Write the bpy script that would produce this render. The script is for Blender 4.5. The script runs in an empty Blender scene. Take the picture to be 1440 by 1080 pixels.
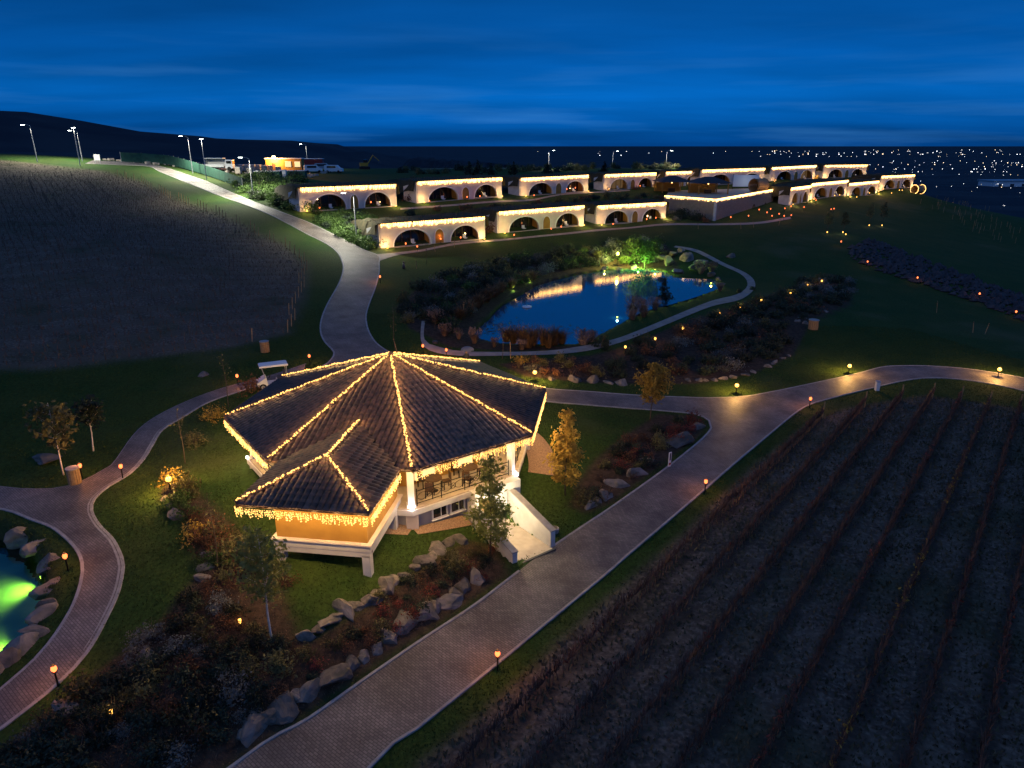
import bpy, bmesh, math, random
import numpy as np
from mathutils import Vector, Matrix, noise as mnoise
from mathutils.geometry import delaunay_2d_cdt
random.seed(7); RNG = np.random.default_rng(7)
PI = math.pi
SC = bpy.context.scene; COL = SC.collection
# ------------------------------------------------------------------ camera, sky, sun, exposure
cam = bpy.data.cameras.new('camera'); camo = bpy.data.objects.new('camera', cam); COL.objects.link(camo)
cam.sensor_width = 36.0; cam.lens = 36.0*990/1440; cam.clip_start = 0.5; cam.clip_end = 60000
camo.location = (0, 0, 20.0); camo.rotation_euler = (math.radians(90-18.8), 0, 0)
SC.camera = camo
W = bpy.data.worlds.new('World'); SC.world = W; W.use_nodes = True
def build_sky():
    nt = W.node_tree; N = nt.nodes; L = nt.links; N.clear()
    out = N.new('ShaderNodeOutputWorld'); bg = N.new('ShaderNodeBackground')
    tc = N.new('ShaderNodeTexCoord'); sep = N.new('ShaderNodeSeparateXYZ'); L.new(tc.outputs['Generated'], sep.inputs[0])
    def m(op, a, b=None, c=None):
        n = N.new('ShaderNodeMath'); n.operation = op
        for i, v in enumerate((a, b, c)):
            if v is None: continue
            if isinstance(v, (int, float)): n.inputs[i].default_value = v
            else: L.new(v, n.inputs[i])
        return n.outputs[0]
    z = m('MAXIMUM', sep.outputs['Z'], 0.0)
    ramp = N.new('ShaderNodeValToRGB'); L.new(z, ramp.inputs[0])
    cr = ramp.color_ramp
    cr.elements[0].position = 0.0; cr.elements[0].color = (.0006, .046, .205, 1)
    cr.elements[1].position = 1.0; cr.elements[1].color = (.003, .052, .235, 1)
    for p, c in ((.025, (.0008, .076, .31, 1)), (.06, (.0008, .094, .37, 1)), (.11, (.0008, .078, .32, 1)), (.19, (.001, .058, .235, 1)), (.4, (.002, .058, .225, 1))):
        e = cr.elements.new(p); e.color = c
    # a cloud deck seen in perspective: coordinates on a plane overhead
    den = m('ADD', z, 0.10)
    cx = m('DIVIDE', sep.outputs['X'], den); cy = m('DIVIDE', sep.outputs['Y'], den)
    comb = N.new('ShaderNodeCombineXYZ'); L.new(m('MULTIPLY', cx, .30), comb.inputs[0]); L.new(m('MULTIPLY', cy, .62), comb.inputs[1])
    n1 = N.new('ShaderNodeTexNoise'); n1.inputs['Scale'].default_value = 1.0; n1.inputs['Detail'].default_value = 7; n1.inputs['Roughness'].default_value = .55
    L.new(comb.outputs[0], n1.inputs['Vector'])
    n2 = N.new('ShaderNodeTexNoise'); n2.inputs['Scale'].default_value = .38; n2.inputs['Detail'].default_value = 4
    L.new(comb.outputs[0], n2.inputs['Vector'])
    f = m('MULTIPLY_ADD', n1.outputs[0], .40, m('MULTIPLY', n2.outputs[0], .75))
    mr = N.new('ShaderNodeMapRange'); L.new(f, mr.inputs[0]); mr.inputs[1].default_value = .42; mr.inputs[2].default_value = .74
    mr.inputs[3].default_value = .62; mr.inputs[4].default_value = 1.55
    mul = N.new('ShaderNodeMixRGB'); mul.blend_type = 'MULTIPLY'; mul.inputs[0].default_value = 1
    L.new(ramp.outputs[0], mul.inputs[1]); L.new(mr.outputs[0], mul.inputs[2])
    # a few paler breaks in the cloud low over the horizon
    cb = N.new('ShaderNodeCombineXYZ'); L.new(m('MULTIPLY', sep.outputs['X'], 3.2), cb.inputs[0]); L.new(m('MULTIPLY', sep.outputs['Y'], 3.2), cb.inputs[1]); L.new(m('MULTIPLY', z, 46.0), cb.inputs[2])
    n3 = N.new('ShaderNodeTexNoise'); n3.inputs['Scale'].default_value = 1.0; n3.inputs['Detail'].default_value = 5; L.new(cb.outputs[0], n3.inputs['Vector'])
    br = N.new('ShaderNodeMapRange'); L.new(n3.outputs[0], br.inputs[0]); br.inputs[1].default_value = .52; br.inputs[2].default_value = .74; br.inputs[3].default_value = 0; br.inputs[4].default_value = 1
    win = N.new('ShaderNodeMapRange'); L.new(z, win.inputs[0]); win.inputs[1].default_value = .16; win.inputs[2].default_value = .03; win.inputs[3].default_value = 0; win.inputs[4].default_value = .30
    ad = N.new('ShaderNodeMixRGB'); L.new(m('MULTIPLY', br.outputs[0], win.outputs[0]), ad.inputs[0]); L.new(mul.outputs[0], ad.inputs[1]); ad.inputs[2].default_value = (.05, .23, .56, 1)
    L.new(ad.outputs[0], bg.inputs[0]); bg.inputs[1].default_value = 1.12
    L.new(bg.outputs[0], out.inputs[0])
build_sky()
sun = bpy.data.lights.new('dusk_sun', 'SUN'); suno = bpy.data.objects.new('dusk_sun', sun); COL.objects.link(suno)
sun.energy = 0.22; sun.angle = math.radians(110); sun.color = (.84, .92, 1.0)
suno.rotation_euler = (math.radians(28), math.radians(-12), 0)
SC.view_settings.view_transform = 'Standard'; SC.view_settings.look = 'None'
SC.view_settings.exposure = 0.0; SC.view_settings.gamma = 1.0
SC.render.engine = 'CYCLES'
cy = SC.cycles; cy.use_denoising = True; cy.max_bounces = 5; cy.diffuse_bounces = 2; cy.glossy_bounces = 3; cy.transmission_bounces = 4; cy.transparent_max_bounces = 8
cy.caustics_reflective = False; cy.caustics_refractive = False; cy.sample_clamp_indirect = 4.0; cy.sample_clamp_direct = 30.0; cy.use_light_tree = True
# ------------------------------------------------------------------ helpers
def setp(o, **k):
    for a, b in k.items():
        if b is not None: o[a] = b
    return o
def tag(o, label, category, group=None, kind=None): return setp(o, label=label, category=category, group=group, kind=kind)
def thing(name, label, category, loc=(0, 0, 0), rz=0, group=None):
    o = bpy.data.objects.new(name, None); COL.objects.link(o); o.location = loc; o.rotation_euler = (0, 0, rz); o.empty_display_size = .2
    return tag(o, label, category, group)
class MB:
    def __init__(s): s.v = []; s.f = []
    def add(s, vs, fs):
        n = len(s.v); s.v.extend([tuple(p) for p in vs]); s.f.extend([tuple(i+n for i in f) for f in fs]); return s
    def box(s, c, d, rz=0, taper=1.0):
        x, y, z = [q/2 for q in d]; ca, sa = math.cos(rz), math.sin(rz); vs = []
        for k in (-1, 1):
            t = 1 if k < 0 else taper
            for a, b in ((-1, -1), (1, -1), (1, 1), (-1, 1)):
                px, py = a*x*t, b*y*t; vs.append((c[0]+px*ca-py*sa, c[1]+px*sa+py*ca, c[2]+k*z))
        return s.add(vs, [(3, 2, 1, 0), (4, 5, 6, 7), (0, 1, 5, 4), (1, 2, 6, 5), (2, 3, 7, 6), (3, 0, 4, 7)])
    def tube(s, pts, rads, n=6, cap=True):
        pts = [Vector(p) for p in pts]
        if not hasattr(rads, '__len__'): rads = [rads]*len(pts)
        vs = []; fs = []; prev = None
        for i, p in enumerate(pts):
            d = (pts[min(i+1, len(pts)-1)]-pts[max(i-1, 0)])
            if d.length < 1e-9: d = Vector((0, 0, 1))
            d.normalize()
            a = d.orthogonal().normalized() if prev is None else (prev-d*prev.dot(d))
            if a.length < 1e-6: a = d.orthogonal()
            a.normalize(); prev = a; b = d.cross(a)
            for k in range(n):
                t = 2*PI*k/n; vs.append(p+(a*math.cos(t)+b*math.sin(t))*rads[i])
        for i in range(len(pts)-1):
            for k in range(n):
                fs.append((i*n+k, i*n+(k+1) % n, (i+1)*n+(k+1) % n, (i+1)*n+k))
        if cap: fs.append(tuple(range(n-1, -1, -1))); fs.append(tuple((len(pts)-1)*n+k for k in range(n)))
        return s.add(vs, fs)
    def lathe(s, prof, c=(0, 0, 0), n=12):
        vs = []; fs = []
        for r, z in prof:
            for k in range(n): vs.append((c[0]+r*math.cos(2*PI*k/n), c[1]+r*math.sin(2*PI*k/n), c[2]+z))
        for i in range(len(prof)-1):
            for k in range(n): fs.append((i*n+k, i*n+(k+1) % n, (i+1)*n+(k+1) % n, (i+1)*n+k))
        fs.append(tuple(range(n-1, -1, -1))); fs.append(tuple((len(prof)-1)*n+k for k in range(n)))
        return s.add(vs, fs)
    def prism(s, poly, z0, z1):
        n = len(poly)
        zs0 = z0 if hasattr(z0, '__len__') else [z0]*n; zs1 = z1 if hasattr(z1, '__len__') else [z1]*n
        vs = [(p[0], p[1], zs0[i]) for i, p in enumerate(poly)]+[(p[0], p[1], zs1[i]) for i, p in enumerate(poly)]
        return s.add(vs, [tuple(range(n-1, -1, -1)), tuple(range(n, 2*n))]+[(i, (i+1) % n, n+(i+1) % n, n+i) for i in range(n)])
    def octa(s, c, r, rz=1.0):
        x, y, z = c
        return s.add([(x+r, y, z), (x-r, y, z), (x, y+r, z), (x, y-r, z), (x, y, z+r*rz), (x, y, z-r*rz)],
                     [(0, 2, 4), (2, 1, 4), (1, 3, 4), (3, 0, 4), (2, 0, 5), (1, 2, 5), (3, 1, 5), (0, 3, 5)])
    def mesh(s, name, smooth=False):
        me = bpy.data.meshes.new(name); me.from_pydata(s.v, [], s.f); me.update()
        if smooth: me.polygons.foreach_set('use_smooth', [True]*len(me.polygons))
        return me
    def build(s, name, mat, parent=None, smooth=False, kind=None):
        return link(name, s.mesh(name, smooth), mat, parent, kind)
def link(name, me, mat=None, parent=None, kind=None):
    if mat is not None and not len(me.materials): me.materials.append(mat)
    o = bpy.data.objects.new(name, me); COL.objects.link(o)
    if parent is not None: o.parent = parent
    if kind: o['kind'] = kind
    return o
def copy_tree(o, parent=None):
    c = o.copy(); COL.objects.link(c); c.parent = parent
    for ch in o.children: copy_tree(ch, c)
    return c
def lamp(name, loc, power, color, parent=None, radius=.06, kind='POINT', spot=None, rot=None):
    l = bpy.data.lights.new(name, kind); l.energy = power; l.color = color; l.shadow_soft_size = radius
    if spot: l.spot_size = math.radians(spot); l.spot_blend = 1.0 if spot < 140 else .5
    o = bpy.data.objects.new(name, l); COL.objects.link(o); o.location = loc
    if rot: o.rotation_euler = rot
    if parent is not None: o.parent = parent
    return o
def ordinal(n):
    a = ['', 'first', 'second', 'third', 'fourth', 'fifth', 'sixth', 'seventh', 'eighth', 'ninth', 'tenth', 'eleventh', 'twelfth', 'thirteenth', 'fourteenth', 'fifteenth', 'sixteenth', 'seventeenth', 'eighteenth', 'nineteenth']
    t = {2: 'twent', 3: 'thirt', 4: 'fort', 5: 'fift', 6: 'sixt'}
    return a[n] if n < 20 else (t[n//10]+'ieth' if n % 10 == 0 else t[n//10]+'y-'+a[n % 10])
# ------------------------------------------------------------------ materials
def mat(name, col, col2=None, rough=.8, scale=3.0, bump=0.0, bscale=None, metallic=0.0, emit=None, estr=0.0, spec=.35, rand=0.0, detail=4.0, lo=.35, hi=.65, trans=0.0, nosample=False):
    m = bpy.data.materials.new(name); m.use_nodes = True; nt = m.node_tree; N = nt.nodes; L = nt.links
    b = N['Principled BSDF']; b.inputs['Roughness'].default_value = rough; b.inputs['Metallic'].default_value = metallic
    b.inputs['Specular IOR Level'].default_value = spec; b.inputs['Base Color'].default_value = (*col, 1)
    tc = N.new('ShaderNodeTexCoord'); src = None
    if col2 is not None:
        n = N.new('ShaderNodeTexNoise'); n.inputs['Scale'].default_value = scale; n.inputs['Detail'].default_value = detail
        L.new(tc.outputs['Object'], n.inputs['Vector'])
        mr = N.new('ShaderNodeMapRange'); L.new(n.outputs[0], mr.inputs[0]); mr.inputs[1].default_value = lo; mr.inputs[2].default_value = hi
        mx = N.new('ShaderNodeMixRGB'); mx.inputs[1].default_value = (*col, 1); mx.inputs[2].default_value = (*col2, 1)
        fac = mr.outputs[0]
        L.new(fac, mx.inputs[0]); src = mx.outputs[0]; L.new(src, b.inputs['Base Color'])
    if rand > 0:
        oi = N.new('ShaderNodeObjectInfo'); mr2 = N.new('ShaderNodeMapRange'); L.new(oi.outputs['Random'], mr2.inputs[0]); mr2.inputs[3].default_value = 1-rand; mr2.inputs[4].default_value = 1+rand
        mm = N.new('ShaderNodeMixRGB'); mm.blend_type = 'MULTIPLY'; mm.inputs[0].default_value = 1; mm.inputs[1].default_value = (*col, 1)
        if src: L.new(src, mm.inputs[1])
        L.new(mr2.outputs[0], mm.inputs[2]); L.new(mm.outputs[0], b.inputs['Base Color'])
    if bump > 0:
        n = N.new('ShaderNodeTexNoise'); n.inputs['Scale'].default_value = bscale or scale*4; n.inputs['Detail'].default_value = 5
        L.new(tc.outputs['Object'], n.inputs['Vector'])
        bp = N.new('ShaderNodeBump'); bp.inputs['Strength'].default_value = bump; bp.inputs['Distance'].default_value = .05
        L.new(n.outputs[0], bp.inputs['Height']); L.new(bp.outputs[0], b.inputs['Normal'])
    if emit is not None:
        b.inputs['Emission Color'].default_value = (*emit, 1); b.inputs['Emission Strength'].default_value = estr
    if trans > 0:
        b.inputs['Subsurface Weight'].default_value = 0.0
        t = N.new('ShaderNodeBsdfTranslucent'); mxs = N.new('ShaderNodeMixShader'); mxs.inputs[0].default_value = trans
        out = N['Material Output']; cl = b.inputs['Base Color']
        if cl.is_linked: L.new(cl.links[0].from_socket, t.inputs[0])
        else: t.inputs[0].default_value = (*col, 1)
        L.new(b.outputs[0], mxs.inputs[1]); L.new(t.outputs[0], mxs.inputs[2]); L.new(mxs.outputs[0], out.inputs[0])
    if nosample: m.cycles.emission_sampling = 'NONE'
    return m
M = {}
M['white_plaster'] = mat('white_plaster', (.62, .60, .57), (.50, .48, .45), rough=.85, scale=1.2, bump=.15, bscale=25)
M['pink_plaster'] = mat('pale_plaster', (.70, .62, .57), (.58, .50, .45), rough=.9, scale=.8, bump=.2, bscale=12)
M['grey_plaster'] = mat('grey_plaster', (.34, .34, .37), (.26, .26, .29), rough=.9, scale=1.0, bump=.15, bscale=20)
M['tan_plaster'] = mat('tan_plaster', (.40, .22, .045), (.33, .175, .035), rough=.85, scale=1.5, bump=.12, bscale=30)
M['tile'] = mat('roof_tile', (.21, .115, .078), (.080, .055, .043), rough=.55, scale=3.2, rand=.35, spec=.28, detail=2)
M['tile_cap'] = mat('ridge_cap', (.11, .055, .04), (.06, .035, .03), rough=.5, scale=3)
M['underlay'] = mat('roof_underlay', (.03, .022, .02), rough=.9)
M['wood'] = mat('dark_wood', (.09, .045, .02), (.05, .025, .012), rough=.6, scale=6)
M['light_wood'] = mat('pale_wood', (.42, .27, .13), (.30, .18, .08), rough=.65, scale=6)
M['bark'] = mat('bark', (.10, .075, .055), (.06, .045, .035), rough=.9, scale=8)
M['white_bark'] = mat('limewashed_bark', (.68, .66, .60), (.48, .45, .40), rough=.9, scale=8)
M['iron'] = mat('black_iron', (.012, .012, .013), rough=.45, metallic=.6)
M['galv'] = mat('galvanised_steel', (.45, .46, .48), (.36, .37, .39), rough=.45, metallic=.5, scale=4)
M['glass'] = mat('window_glass', (.02, .022, .025), rough=.06, spec=.8)
M['rock'] = mat('boulder_stone', (.21, .18, .155), (.075, .075, .065), rough=.92, scale=2.2, bump=.9, bscale=7, rand=.3)
M['rock_dark'] = mat('dark_rubble', (.062, .062, .068), (.03, .03, .035), rough=.9, scale=1.5, bump=.5, bscale=5)
M['gravel'] = mat('gravel', (.42, .27, .16), (.22, .14, .09), rough=.95, scale=14, bump=.6, bscale=30)
M['kerb'] = mat('kerb_stone', (.36, .35, .33), (.26, .25, .24), rough=.85, scale=2.5, bump=.2)
M['path'] = mat('pale_path', (.36, .30, .25), (.26, .22, .18), rough=.9, scale=1.2, bump=.25, bscale=12)
M['path_warm'] = M['path']
def leafm(n, a, b, rand=.45): return mat(n, a, b, rough=.65, scale=2.2, rand=rand, trans=.22, spec=.25)
M['leaf_dark'] = leafm('dark_foliage', (.040, .060, .034), (.020, .032, .022))
M['leaf_green'] = leafm('green_foliage', (.075, .13, .030), (.040, .075, .020))
M['leaf_gold'] = leafm('golden_foliage', (.46, .31, .055), (.28, .18, .035), .2)
M['leaf_lime'] = leafm('pale_green_foliage', (.26, .27, .075), (.14, .17, .045), .2)
M['leaf_rust'] = leafm('rust_foliage', (.17, .075, .035), (.09, .045, .025))
M['leaf_red'] = leafm('red_foliage', (.22, .05, .035), (.13, .035, .025))
M['leaf_grey'] = leafm('silver_foliage', (.17, .18, .16), (.09, .10, .09))
M['leaf_olive'] = leafm('olive_foliage', (.13, .12, .045), (.075, .075, .03))
M['plume'] = leafm('tan_plumes', (.34, .22, .16), (.20, .13, .10))
M['reed'] = leafm('brown_reeds', (.22, .12, .055), (.12, .07, .035))
M['vine'] = mat('vine_twigs', (.15, .085, .06), (.075, .045, .035), rough=.9, scale=2)
M['soil_weed'] = mat('weeds', (.13, .115, .07), (.055, .06, .032), rough=.9, scale=.6, trans=.1)
M['dead_leaf'] = mat('dead_leaves', (.22, .14, .08), (.12, .08, .05), rough=.9, scale=1)
M['grass'] = mat('grass_blades', (.055, .085, .014), (.030, .055, .010), rough=.8, scale=.5, trans=.15)
def emis(name, col, s, nosample=False): return mat(name, (.02, .02, .02), emit=col, estr=s, nosample=nosample)
M['bulb'] = emis('fairy_bulb', (1.0, .50, .12), 3.2, True)
M['bulb_far'] = emis('fairy_bulb_far', (1.0, .52, .15), 8.0)
M['torch_red'] = emis('torch_glass_red', (1.0, .17, .045), 4.0, True)
M['torch_gold'] = emis('torch_glass_gold', (1.0, .46, .08), 4.5, True)
M['lamp_white'] = emis('lamp_head_glow', (.92, 1.0, .92), 25.0, True)
M['lamp_warm'] = emis('flood_lamp_glow', (1.0, .62, .28), 40.0, True)
M['lamp_yellow'] = emis('pond_lamp_glow', (.9, .95, .10), 9.0, True)
M['town'] = emis('town_light', (.95, .97, 1.0), 5.0, True)
M['town_warm'] = emis('town_light_warm', (1.0, .75, .48), 5.0, True)
M['window_lit'] = emis('lit_window', (1.0, .66, .30), 1.3, True)
M['window_dim'] = emis('dim_lit_window', (1.0, .58, .24), .10, True)
M['umbrella'] = mat('grey_umbrella', (.16, .16, .18), rough=.6)
M['cloth_green'] = mat('green_fence_cloth', (.03, .11, .075), (.02, .075, .055), rough=.8, scale=1.2)
M['white_paint'] = mat('white_paint', (.75, .75, .74), rough=.4)
M['red_paint'] = mat('red_paint', (.38, .04, .03), (.28, .03, .025), rough=.5, scale=1)
M['rubber'] = mat('rubber', (.015, .015, .015), rough=.8)
M['steel_dark'] = mat('dark_steel', (.06, .065, .075), rough=.5, metallic=.4)
M['yellow_paint'] = mat('machine_paint', (.45, .25, .03), rough=.5)
M['pallet'] = mat('pallet_goods', (.50, .44, .38), (.36, .30, .25), rough=.85, scale=2)
M['turf_roof'] = mat('turf_roof', (.060, .050, .026), (.030, .030, .016), rough=.95, scale=2.0, bump=.8, bscale=5)
M['cushion'] = mat('seat_vinyl', (.10, .09, .08), rough=.6)
M['canvas'] = mat('white_canvas', (.70, .70, .70), rough=.8)
M['shingle'] = mat('dark_shingles', (.05, .05, .055), (.03, .03, .034), rough=.8, scale=5)
M['deck'] = mat('terrace_tiles', (.50, .42, .32), (.40, .33, .25), rough=.7, scale=2)
def paver_mat():
    m = bpy.data.materials.new('block_paving'); m.use_nodes = True; nt = m.node_tree; N = nt.nodes; L = nt.links; b = N['Principled BSDF']
    tc = N.new('ShaderNodeTexCoord'); mp = N.new('ShaderNodeMapping'); mp.inputs['Rotation'].default_value = (0, 0, .68); L.new(tc.outputs['Object'], mp.inputs[0])
    br = N.new('ShaderNodeTexBrick'); L.new(mp.outputs[0], br.inputs['Vector'])
    br.inputs['Color1'].default_value = (.225, .195, .175, 1); br.inputs['Color2'].default_value = (.14, .122, .112, 1); br.inputs['Mortar'].default_value = (.085, .074, .068, 1)
    br.inputs['Scale'].default_value = 1.0; br.inputs['Brick Width'].default_value = .22; br.inputs['Row Height'].default_value = .11; br.inputs['Mortar Size'].default_value = .014; br.inputs['Bias'].default_value = 0.0
    n = N.new('ShaderNodeTexNoise'); n.inputs['Scale'].default_value = .55; n.inputs['Detail'].default_value = 6; L.new(tc.outputs['Object'], n.inputs['Vector'])
    mr = N.new('ShaderNodeMapRange'); L.new(n.outputs[0], mr.inputs[0]); mr.inputs[1].default_value = .3; mr.inputs[2].default_value = .7; mr.inputs[3].default_value = .5; mr.inputs[4].default_value = 1.2
    mx = N.new('ShaderNodeMixRGB'); mx.blend_type = 'MULTIPLY'; mx.inputs[0].default_value = 1; L.new(br.outputs['Color'], mx.inputs[1]); L.new(mr.outputs[0], mx.inputs[2]); L.new(mx.outputs[0], b.inputs['Base Color'])
    b.inputs['Roughness'].default_value = .62; b.inputs['Specular IOR Level'].default_value = .4
    bp = N.new('ShaderNodeBump'); bp.inputs['Strength'].default_value = .6; bp.inputs['Distance'].default_value = .015; bp.invert = True; L.new(br.outputs['Fac'], bp.inputs['Height'])
    n3 = N.new('ShaderNodeTexNoise'); n3.inputs['Scale'].default_value = 9; L.new(tc.outputs['Object'], n3.inputs['Vector'])
    bp2 = N.new('ShaderNodeBump'); bp2.inputs['Strength'].default_value = .35; bp2.inputs['Distance'].default_value = .03; L.new(n3.outputs[0], bp2.inputs['Height']); L.new(bp.outputs[0], bp2.inputs['Normal']); L.new(bp2.outputs[0], b.inputs['Normal'])
    return m
M['pavers'] = paver_mat()
def water_mat(name, col, rough, ior, wave, scale):
    m = bpy.data.materials.new(name); m.use_nodes = True; nt = m.node_tree; N = nt.nodes; L = nt.links; b = N['Principled BSDF']
    b.inputs['Base Color'].default_value = (*col, 1); b.inputs['Roughness'].default_value = rough; b.inputs['IOR'].default_value = ior
    tc = N.new('ShaderNodeTexCoord'); n = N.new('ShaderNodeTexNoise'); n.inputs['Scale'].default_value = scale; n.inputs['Detail'].default_value = 3; L.new(tc.outputs['Object'], n.inputs['Vector'])
    bp = N.new('ShaderNodeBump'); bp.inputs['Strength'].default_value = wave; bp.inputs['Distance'].default_value = .02; L.new(n.outputs[0], bp.inputs['Height']); L.new(bp.outputs[0], b.inputs['Normal'])
    return m
M['water'] = water_mat('lake_water', (.010, .07, .13), .03, 4.0, .22, 2.2)
def pool_water():
    m = bpy.data.materials.new('pool_water'); m.use_nodes = True; nt = m.node_tree; N = nt.nodes; L = nt.links
    for n in list(N):
        if n.type != 'OUTPUT_MATERIAL': N.remove(n)
    out = [n for n in N][0]; t = N.new('ShaderNodeBsdfTransparent'); t.inputs[0].default_value = (.55, .85, .80, 1); g = N.new('ShaderNodeBsdfGlossy'); g.inputs['Roughness'].default_value = .03
    fr = N.new('ShaderNodeFresnel'); fr.inputs[0].default_value = 1.6; mx = N.new('ShaderNodeMixShader')
    tc = N.new('ShaderNodeTexCoord'); n = N.new('ShaderNodeTexNoise'); n.inputs['Scale'].default_value = 3; L.new(tc.outputs['Object'], n.inputs['Vector'])
    bp = N.new('ShaderNodeBump'); bp.inputs['Strength'].default_value = .15; bp.inputs['Distance'].default_value = .02; L.new(n.outputs[0], bp.inputs['Height']); L.new(bp.outputs[0], g.inputs['Normal'])
    L.new(fr.outputs[0], mx.inputs[0]); L.new(t.outputs[0], mx.inputs[1]); L.new(g.outputs[0], mx.inputs[2]); L.new(mx.outputs[0], out.inputs[0])
    return m
M['pool_water'] = pool_water()
M['pool_floor'] = mat('pool_lining', (.30, .46, .42), (.20, .36, .35), rough=.7, scale=.8)

# ------------------------------------------------------------------ terrain
CP = np.array([(-7.07,20.57,0.0),(1.97,32.02,0.0),(13.68,46.56,0.0),(6.0,31.48,0.0),(19.39,48.15,0.0),(30.53,60.77,0.2),(43.87,60.46,0.3),(30.61,37.65,0.0),(18.3,21.23,-0.3),(4.77,20.91,0.0),(42.18,54.53,0.2),(-4.22,18.38,0.0),(-9.45,18.53,0.0),(-12.15,17.83,0.6),(18.59,30.5,-0.2),(-1.87,25.83,0.0),(-4.47,22.38,0.0),(-23.51,38.55,1.2),(-29.06,35.81,1.2),(-17.47,21.97,0.7),(-18.19,19.85,0.7),(-33.2,49.84,1.9),(-22.55,49.88,1.6),(-19.09,53.17,1.6),(-21.79,40.25,1.6),(-17.06,25.97,1.0),(-5.79,27.15,0.9),(-8.22,24.21,0.9),(-3.55,30.54,0.8),(-3.22,26.93,0.3),(-8.52,21.12,0.3),(-12.45,24.54,1.0),(4.17,36.89,0.4),(8.89,45.02,0.5),(13.77,48.6,0.1),(3.89,44.33,0.8),(6.71,47.38,0.6),(9.1,52.87,0.5),(16.26,53.95,0.1),(3.42,65.26,1.4),(-11.64,70.05,2.3),(-5.26,62.51,1.5),(-8.28,80.56,2.2),(22.39,77.26,1.3),(20.55,98.49,1.3),(16.19,114.62,1.5),(-2.08,102.66,2.6),(33.25,95.89,1.3),(4.69,54.9,1.0),(12.16,64.2,1.0),(-15.35,66.75,1.7),(-19.14,106.09,5.0),(-4.69,117.62,5.0),(3.71,124.33,5.0),(22.43,141.51,5.0),(30.84,141.51,5.0),(46.51,146.89,5.0),(72.32,174.97,5.0),(112.83,221.82,5.0),(133.57,242.13,5.0),(127.53,224.78,4.8),(-2.3,114.78,4.0),(23.04,128.44,4.0),(-33.56,117.51,9.7),(-21.25,127.25,9.7),(-9.52,138.69,9.7),(9.74,166.27,9.7),(29.0,186.07,9.7),(53.43,196.04,9.7),(78.67,213.11,10.0),(106.96,239.82,10.2),(118.05,242.59,10.2),(-40.79,53.45,3.0),(-31.99,58.46,2.7),(-20.49,60.82,2.0),(-59.49,82.5,8.5),(-44.83,86.08,8.0),(-29.03,89.68,4.8),(34.03,87.4,1.6),(46.25,76.78,0.6),(64.04,85.94,-0.8),(67.86,142.06,3.0),(80.01,137.73,0.8),(118.98,164.99,-3.0),(135.78,231.04,3.5),(177.69,265.1,-4.0),(31.81,70.76,0.6),(46.41,121.95,3.0),(-17.25,76.0,2.41),(-19.26,86.0,3.67),(-20.71,98.0,4.87),(-31.09,112.0,7.91),(-51.41,135.0,11.64),(-75.01,160.0,14.87),(-27.83,240.0,12.53),(45.22,260.0,11.91),(-103.88,150.0,17.4),(-93.2,156.0,16.44),(-57.41,112.0,9.86),(-83.21,118.0,11.57),(-52.78,170.0,12.66),(-15.0,38.0,1.8),(-7.0,50.0,1.5),(2.0,44.0,1.1),(-2.0,33.0,0.75),(-8.0,27.5,1.4),(-12.0,27.5,1.5),(-7.0,40.0,1.3),(-100.0,0.0,4.0),(60.0,0.0,0.0),(0.0,-20.0,0.0),(120.0,40.0,-1.5),(-140.0,150.0,18.0),(-160.0,80.0,12.0),(-160.0,260.0,11.0),(-90.0,270.0,11.0),(-160.0,200.0,16.0),(-60.0,300.0,10.0),(40.0,310.0,9.0),(110.0,300.0,3.0)])
def _tps(C, lam=0.6):
    n = len(C); X = C[:, :2]/100.; d = np.linalg.norm(X[:, None]-X[None], axis=2)
    K = np.where(d > 0, d*d*np.log(d+1e-9), 0)+lam*1e-4*np.eye(n); A = np.zeros((n+3, n+3)); A[:n, :n] = K; A[:n, n] = 1; A[:n, n+1:] = X; A[n:, :n] = A[:n, n:].T
    return np.linalg.solve(A, np.concatenate([C[:, 2], np.zeros(3)]))
WT = _tps(CP)
def sstep(a, b, x): t = np.clip((x-a)/(b-a), 0, 1); return t*t*(3-2*t)
def h(x, y):
    """height of the site (m) at plan position x, y"""
    x = np.asarray(x, float); y = np.asarray(y, float); X = x/100; Y = y/100; n = len(CP)
    z = WT[n]+WT[n+1]*X+WT[n+2]*Y
    for i in range(n):
        r2 = (X-CP[i, 0]/100)**2+(Y-CP[i, 1]/100)**2; z = z+WT[i]*.5*r2*np.log(r2+1e-18)
    r = np.hypot(x-20, y-110); k = sstep(185, 520, r)
    # the far country: a plain 60 m below, a wooded ridge to the left
    far = -60+0*x
    u = (x+1500)/1500.; v = (y-1250)/380.
    ridge = 140*np.exp(-((x+1250)/1150.)**2-((y-1150-.10*(x+1000))/330.)**2)+6*np.sin(x/70.)*np.exp(-((y-1150)/330.)**2)*sstep(300, -600, x)
    mid = 66*np.exp(-((x+420)/420.)**2-((y-650)/260.)**2)
    far = far+ridge+mid*.95
    z = np.clip(z, -25, 30)
    return z*(1-k)+far*k
def h1(x, y): return float(h(np.array([x]), np.array([y]))[0])
def inpoly(px, py, poly):
    inside = np.zeros(px.shape, bool); n = len(poly)
    for i in range(n):
        x1, y1 = poly[i]; x2, y2 = poly[(i+1) % n]
        c = ((y1 > py) != (y2 > py)) & (px < (x2-x1)*(py-y1)/(y2-y1+1e-12)+x1)
        inside ^= c
    return inside
def pdist(px, py, poly):
    d = np.full(px.shape, 1e9); n = len(poly)
    for i in range(n):
        x1, y1 = poly[i]; x2, y2 = poly[(i+1) % n]; dx, dy = x2-x1, y2-y1; L2 = dx*dx+dy*dy+1e-12
        t = np.clip(((px-x1)*dx+(py-y1)*dy)/L2, 0, 1); d = np.minimum(d, np.hypot(px-x1-t*dx, py-y1-t*dy))
    return d
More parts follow.
